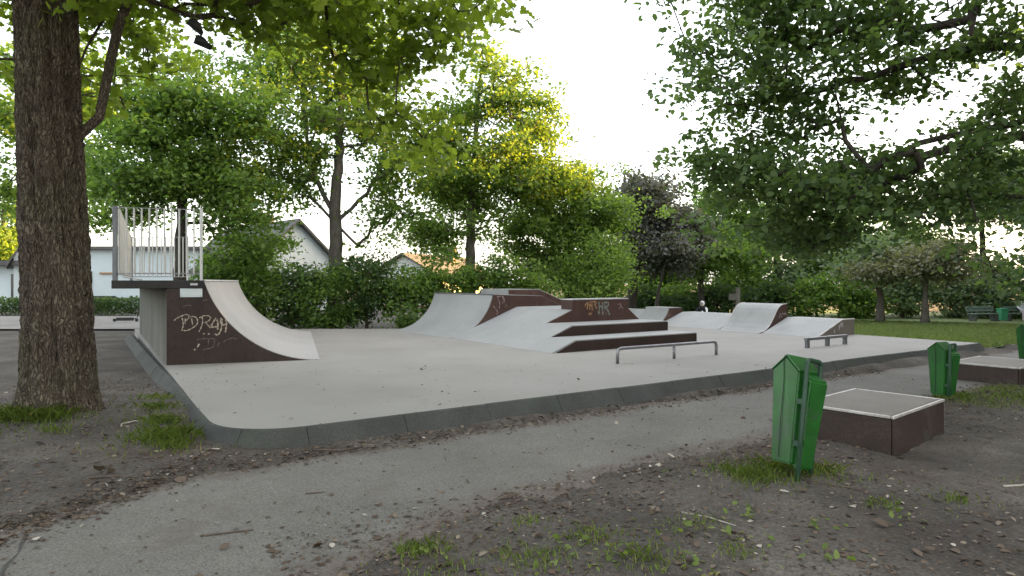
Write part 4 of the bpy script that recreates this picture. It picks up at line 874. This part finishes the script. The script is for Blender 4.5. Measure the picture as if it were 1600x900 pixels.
# bench, its bin and the pale seated person on the far side of the lawn
def park_bench(label, loc, rz):
    e = empty('park_bench', loc, rz)
    for i in range(3): m = MB(); m.box((0, -.14 + i * .13, .36), (.75, .055, .02)); m.build('seat_slat', MAT['bench_wood'], e)
    for i in range(2): m = MB(); m.box((0, .22 + i * .03, .52 + i * .14), (.75, .018, .055)); m.build('back_slat', MAT['bench_wood'], e)
    for s_ in (-1, 1):
        m = MB(); m.box((s_ * .6, 0, .15), (.035, .2, .19)); m.build('leg', MAT['rail_grey'], e)
        m = MB(); m.box((s_ * .6, .26, .43), (.03, .02, .27)); m.build('back_support', MAT['rail_grey'], e)
    return tag(e, label, 'bench', 'benches at the far side of the lawn')
def lz(x, y): return float(drop(x, y)) + .10
bx, by = 23.2, 31.6; park_bench('slatted green grey bench left of the far pale green bin', (bx, by, lz(bx, by)), math.radians(8))
fbx, fby = 24.35, 31.9; fbn = empty('litter_bin', (fbx, fby, lz(fbx, fby)))
m = MB(); m.add([(-.15, -.13, .02), (.15, -.13, .02), (.15, .13, .02), (-.15, .13, .02), (-.18, -.16, .55), (.18, -.16, .55), (.18, .16, .55), (-.18, .16, .55)], [(3, 2, 1, 0), (0, 1, 5, 4), (1, 2, 6, 5), (2, 3, 7, 6), (3, 0, 4, 7), (4, 5, 6, 7)])
m.build('bin_body', MAT['far_green'], fbn, bevel=.015)
m = MB(); m.box((0, 0, .585), (.2, .18, .03)); m.build('lid', MAT['far_green'], fbn, bevel=.01)
m = MB(); m.tube([(0, .2, -.1), (0, .2, .7)], .03, 8); m.build('post', MAT['rail_grey'], fbn)
tag(fbn, 'small pale green bin between the two far benches', 'litter bin')
b2x, b2y = 25.45, 32.3; park_bench('bench right of the far pale green bin, partly behind the seated figure', (b2x, b2y, lz(b2x, b2y)), math.radians(8))
J2 = dict(J); 
for k_, v_ in {'hpl': ((-.10, -.12, .13), .09), 'knl': ((-.12, -.45, .16), .06), 'anl': ((-.16, -.55, -.26), .042), 'tol': ((-.18, -.72, -.29), .035), 'hpr': ((.10, -.12, .13), .09), 'knr': ((.12, -.45, .16), .06), 'anr': ((.14, -.56, -.26), .042), 'tor': ((.15, -.73, -.29), .035),
               'wrl': ((-.16, -.34, .22), .034), 'hal': ((-.13, -.42, .22), .03), 'wrr': ((.16, -.34, .22), .034), 'har': ((.13, -.42, .22), .03)}.items(): J2[k_] = v_
pr2 = skin_person('person', J2, EDG, [MAT['cloth_white'], MAT['skin'], MAT['cloth_pink']], 'person in pale clothes sitting on the bench at the far right of the lawn', (b2x + .25, b2y + .02, lz(b2x, b2y) + .33), math.radians(-20),
                  lambda c: 1 if c.z > .655 else (2 if c.z < .22 else 0))
m = MB(); V = []; F = []
for i in range(6):
    a = math.radians(8 + i * 17)
    for j in range(10):
        b = 2 * math.pi * j / 10; V.append((.098 * math.sin(a) * math.cos(b), -.065 + .112 * math.sin(a) * math.sin(b), .76 + .115 * math.cos(a)))
for i in range(5):
    for j in range(10): F.append((i * 10 + j, i * 10 + (j + 1) % 10, (i + 1) * 10 + (j + 1) % 10, (i + 1) * 10 + j))
F.append(tuple(range(10))); m.add(V, F); m.build('hair', MAT['bark_dark'], pr2, smooth=True)

# grey wooden post with a board at the edge of the bushes
po = empty('wooden_post', (10.95, 31.5, -.3))
m = MB(); m.box((.12, 0, .75), (.10, .08, .85)); m.build('upright', MAT['box_top'], po, bevel=.01)
m = MB(); m.box((-.16, -.10, 1.15), (.20, .02, .16)); m.build('board', MAT['weathered_wall'], po, bevel=.01)
tag(po, 'grey wooden post with board at the edge of the bushes', 'post')

# kick scooter lying on the pale track by the left quarter pipe
ks = empty('kick_scooter', (-14.45, 24.0, .11), math.radians(10))
m = MB(); m.box((0, 0, .09), (.30, .03, .06)); m.build('deck', MAT['dark_steel'], ks, bevel=.01)
for x_ in (-.36, .40):
    m = MB(); m.tube([(x_, -.02, .055), (x_, .02, .055)], .06, 14); m.build('wheel', MAT['black'], ks)
m = MB(); m.tube([(.40, 0, .06), (.34, .10, .20), (.26, .45, .12)], .018, 8); m.build('steering_tube', MAT['dull_steel'], ks)
m = MB(); m.tube([(.02, .46, .02), (.26, .45, .13), (.30, .44, .34)], .016, 8); m.build('handlebar', MAT['black'], ks)
tag(ks, 'dark kick scooter lying on the track behind the left quarter pipe', 'scooter')

# dark shoes hanging by their laces in the oak
sh = empty('hanging_shoes', (-3.42, 7.0, 4.27), math.radians(20))
def shoe(loc, rot):
    prof = [(-.13, .0), (.14, .0), (.165, .03), (.15, .055), (.07, .075), (.02, .125), (-.05, .14), (-.12, .13), (-.135, .05)]
    m = MB(); m.prism(prof, (0, 0, 0), Vector((1, 0, 0)), Vector((0, 1, 0)), -.045, .045); o = m.build('shoe', MAT['black'], sh, bevel=.016, seg=2, smooth=True); o.location = loc; o.rotation_euler = rot
    m = MB(); m.prism([(-.135, -.022), (.145, -.022), (.17, .008), (-.138, .004)], (0, 0, 0), Vector((1, 0, 0)), Vector((0, 1, 0)), -.05, .05); s_ = m.build('sole', MAT['cloth_black'], o, bevel=.006)
shoe((-.06, 0, .14), (0, math.radians(38), 0)); shoe((.06, .05, -.12), (0, math.radians(12), math.radians(20)))
m = MB(); m.tube([(-.05, 0, .24), (-.04, .0, .55), (0, .02, .72), (.04, .03, .5), (.05, .05, .0)], .004, 5); m.build('lace', MAT['cloth_grey'], sh)
sh.scale = (.62,) * 3
tag(sh, 'pair of dark shoes hanging by laces in the leaves of the left oak', 'shoes')

# ------------------------------------------------------------------ ground details
rs = np.random.RandomState(77)
def blades(P, h, rs, w=.007, lean=1.3):
    n = len(P); a = rs.uniform(0, 2 * math.pi, n); hh = h * rs.uniform(.5, 1.3, n); ln = rs.uniform(.1, lean, n) * hh
    sd = np.stack([np.cos(a + 1.57), np.sin(a + 1.57), 0 * a], -1) * w * .5; d = np.stack([np.cos(a), np.sin(a), 0 * a], -1)
    up = np.array([0, 0, 1.0]); mid = P + d * (ln * .35)[:, None] + up * (hh * .6)[:, None]; tipp = P + d * ln[:, None] + up * hh[:, None]
    V = np.stack([P - sd, P + sd, mid + sd * .8, tipp, mid - sd * .8], 1); return V.reshape(-1, 3), 5, np.clip(rs.normal(.5, .25, n), 0, 1)
def place_z(P): P[:, 2] = ground_h(P[:, 0], P[:, 1]); return P
tufts = [(-5.18, 6.52, .26, 240, .17), (-4.78, 6.55, .22, 240, .17), (-5.55, 6.6, .28, 200, .15), (-4.38, 6.15, .12, 60, .08), (-4.05, 7.32, .16, 110, .10), (-3.66, 6.74, .20, 170, .11), (-3.32, 6.18, .24, 300, .14), (-3.1, 5.9, .14, 90, .1), (-4.5, 8.1, .2, 70, .1),
         (2.0, 5.15, .20, 240, .10), (2.45, 5.28, .20, 220, .10), (2.22, 5.45, .2, 120, .1), (1.85, 5.32, .16, 120, .08), (.5, 3.95, .16, 90, .06), (1.2, 4.15, .14, 60, .05), (.1, 4.2, .12, 50, .05), (-.55, 3.75, .13, 110, .08), (.15, 3.65, .2, 120, .06),
         (.75, 3.62, .2, 130, .06), (1.3, 3.7, .12, 50, .05), (2.6, 4.5, .12, 50, .06), (3.2, 4.6, .12, 50, .06), (4.1, 4.9, .15, 40, .06), (5.9, 8.6, .35, 260, .08), (6.6, 8.6, .5, 330, .07), (7.4, 8.5, .5, 300, .07), (7.2, 9.3, .5, 300, .07),
         (6.1, 8.1, .4, 160, .06), (-6.3, 7.1, .3, 140, .1), (-4.9, 5.9, .12, 50, .05), (-.35, 3.5, .2, 60, .06)]
P = []; hs = []
for x, y, r, n, h in tufts:
    n = int(n * 1.7)
    far_ = rs.rand(n) < .35; q_ = np.where(far_, 1.5, .6); c = np.stack([x + rs.normal(size=n) * r * q_, y + rs.normal(size=n) * r * q_ * .8, np.zeros(n)], -1); P.append(c); hs.append(np.full(n, h) * np.where(far_, .35, .68))
P = place_z(np.concatenate(P)); V, k, t = blades(P, np.concatenate(hs), rs)
tag(link('grass', npmesh('grass', V, k, t), G_GRASS), 'tufts of grass on the bare dirt round the trunk, kerb and bins', 'grass', kind='stuff')
# broad leaved weeds low on the ground
wd = [(.62, 3.62), (.2, 3.5), (1.05, 3.55), (.95, 4.0), (1.6, 4.3), (2.0, 4.1), (1.4, 3.9), (-.5, 3.7), (-3.3, 6.1), (.35, 3.85), (2.5, 4.2), (1.75, 3.6), (-3.2, 5.95)]
P = np.concatenate([np.stack([x + rs.normal(size=14) * .09, y + rs.normal(size=14) * .09, np.zeros(14)], -1) for x, y in wd]); P = place_z(P); P[:, 2] += rs.uniform(.008, .045, len(P))
V, k, t = make_leaves(P, .046, rs, 'hex', .5, droop=0); tag(link('weeds', npmesh('weeds', V, k, t), G_GRASS), 'small broad leaved weeds on the dirt in the foreground', 'weeds', kind='stuff')
# lawn blades
n = 90000; s_ = rs.uniform(17.2, 32, n); t_ = 6.25 + rs.rand(n) ** 1.3 * 20; P = np.stack([.832 * s_ - .555 * t_, .555 * s_ + .832 * t_, 0 * s_], -1)
P[:, 2] = drop(P[:, 0], P[:, 1]) + .07 + fbm(P[:, 0] * .6, P[:, 1] * .6, 3) * .06; V, k, t = blades(P, .10, rs, w=.022)
tag(link('grass', npmesh('grass', V, k, t), G_LAWN), 'short mown grass covering the lawn right of the pad', 'grass', kind='stuff')
# leaf litter, crumbs and chips
n = 34000; P = np.stack([rs.uniform(-7.5, 8, n), 3.0 + rs.rand(n) ** 1.4 * 8, np.zeros(n)], -1); n2 = 10000; s2 = -1.2 + rs.rand(n2) ** 1.3 * 13; t2 = np.where((rs.rand(n2) < .5) | (s2 < .9), rs.normal(5.92, .12, n2), rs.normal(3.75, .28, n2)); t2 = np.where((s2 < 1.0) & (t2 > 5), 5.1 + (s2 + .42) * .75 + rs.normal(size=n2) * .16, t2)
P = np.concatenate([P, np.stack([.832 * s2 - .555 * t2, .555 * s2 + .832 * t2, 0 * s2], -1)]); n = len(P)
s_ = .832 * P[:, 0] + .555 * P[:, 1]; t_ = -.555 * P[:, 0] + .832 * P[:, 1]
onpad = (t_ > T0 - .02) & (s_ > S0 - .02); gh = ground_h(P[:, 0], P[:, 1]); onpath = (gh < .004) & ~onpad
keep = np.where(onpad, rs.rand(n) < .035, np.where(onpath, rs.rand(n) < np.where(np.arange(n) >= 34000, .8, .10), True)) & ~((t_ > T0 - .19) & ~onpad & (s_ > S0 + .2)) ; 
P[:, 2] = np.where(onpad, PZ + .003, np.maximum(gh, np.where((t_ > 2.6) & (t_ < 6.05), .004, -9))) + .004; P = P[keep]
V, k, t = make_leaves(P, .034 * rs.lognormal(-.25, .45, len(P)), rs, 'hex', .25, tint=np.clip(rs.beta(1.5, 2.6, len(P)), 0, 1), droop=0)
tag(link('leaf_litter', npmesh('leaf_litter', V, k, t), LITTER), 'scattered dry leaf bits over dirt, path and pad', 'litter', kind='stuff')
# single twigs and fallen leaves that can be picked out
def twig(label, pts, r, mat):
    z = [max(float(ground_h(x, y)), .004) + r * .8 for x, y in pts]; b = Vector((pts[0][0], pts[0][1], z[0]))
    m = MB(); m.tube([Vector((x, y, zz)) - b for (x, y), zz in zip(pts, z)], [r] * (len(pts) - 1) + [r * .5], 6)
    tag(m.build('fallen_twig', mat, None, loc=b, smooth=True), label, 'twig', 'twigs on the ground')
twig('pale curved twig on the dirt right of the oak trunk', [(-3.92, 6.45), (-3.98, 6.55), (-3.92, 6.68), (-3.78, 6.74)], .008, MAT['pale_twig'])
twig('straight dark twig on the path in the left foreground', [(-1.95, 4.02), (-1.8, 4.07), (-1.66, 4.12)], .007, MAT['twig'])
twig('short dark twig on the path below the kerb corner', [(-1.55, 4.82), (-1.42, 4.86)], .007, MAT['twig'])
twig('longer brown twig on dirt close under the near kerb', [(-1.85, 5.98), (-1.6, 6.02), (-1.42, 6.1)], .010, MAT['twig'])
twig('thin twig crossing the path edge at centre bottom', [(-.75, 3.62), (-.62, 3.70), (-.45, 3.73)], .006, MAT['twig'])
twig('bent twig among the weeds in the right foreground', [(1.15, 4.35), (1.3, 4.25), (1.42, 4.08)], .006, MAT['pale_twig'])
twig('pair of dry sticks beside the foot of the nearest bin, upper', [(2.3, 5.02), (2.48, 4.92), (2.6, 4.78)], .007, MAT['twig'])
twig('dark twig lying on the dirt at far left foreground', [(-3.3, 5.0), (-3.1, 5.08), (-2.95, 5.06)], .008, MAT['twig'])
twig('pale stick on the dirt at the right edge of the foreground', [(3.75, 4.9), (3.95, 4.98), (4.05, 5.05)], .009, MAT['pale_twig'])
def fallen(label, x, y, size, seed, mat=None):
    r_ = np.random.RandomState(seed); z = max(float(ground_h(x, y)), .004) + .014
    V, k, t = make_leaves(np.zeros((1, 3)), size, r_, 'oak', .18, tint=np.array([1.0]), droop=0)
    tag(link('fallen_leaf', npmesh('fallen_leaf', V, k, np.array([1.0])), LITTER, loc=(x, y, z)), label, 'leaf', 'fallen leaves on the ground')
fallen('pale dry leaf on the path edge left of the nearest bin', 1.45, 5.75, .11, 1); fallen('pale leaf on the path at the lower left', -2.95, 3.98, .12, 2)
fallen('whitish leaf on the path left of centre', -.98, 4.35, .08, 3); fallen('pale leaf on the dirt under the kerb corner', -2.75, 5.85, .10, 4)
fallen('dry leaf on dirt right of the path in the foreground', 2.05, 4.75, .10, 5)
# crack across the old asphalt at the lower left
twk = [(-3.05, 4.05), (-2.98, 3.9), (-2.9, 3.78), (-2.84, 3.6), (-2.75, 3.45), (-2.7, 3.3)]
m = MB(); V = []
for i, (x, y) in enumerate(twk): w_ = .008 + .006 * math.sin(i * 2.3); V += [(x - w_, y, .0085), (x + w_, y, .0085)]
m.add(V, [(2 * i, 2 * i + 1, 2 * i + 3, 2 * i + 2) for i in range(len(twk) - 1)]); tag(m.build('path_crack', MAT['kerb']), kind='structure')
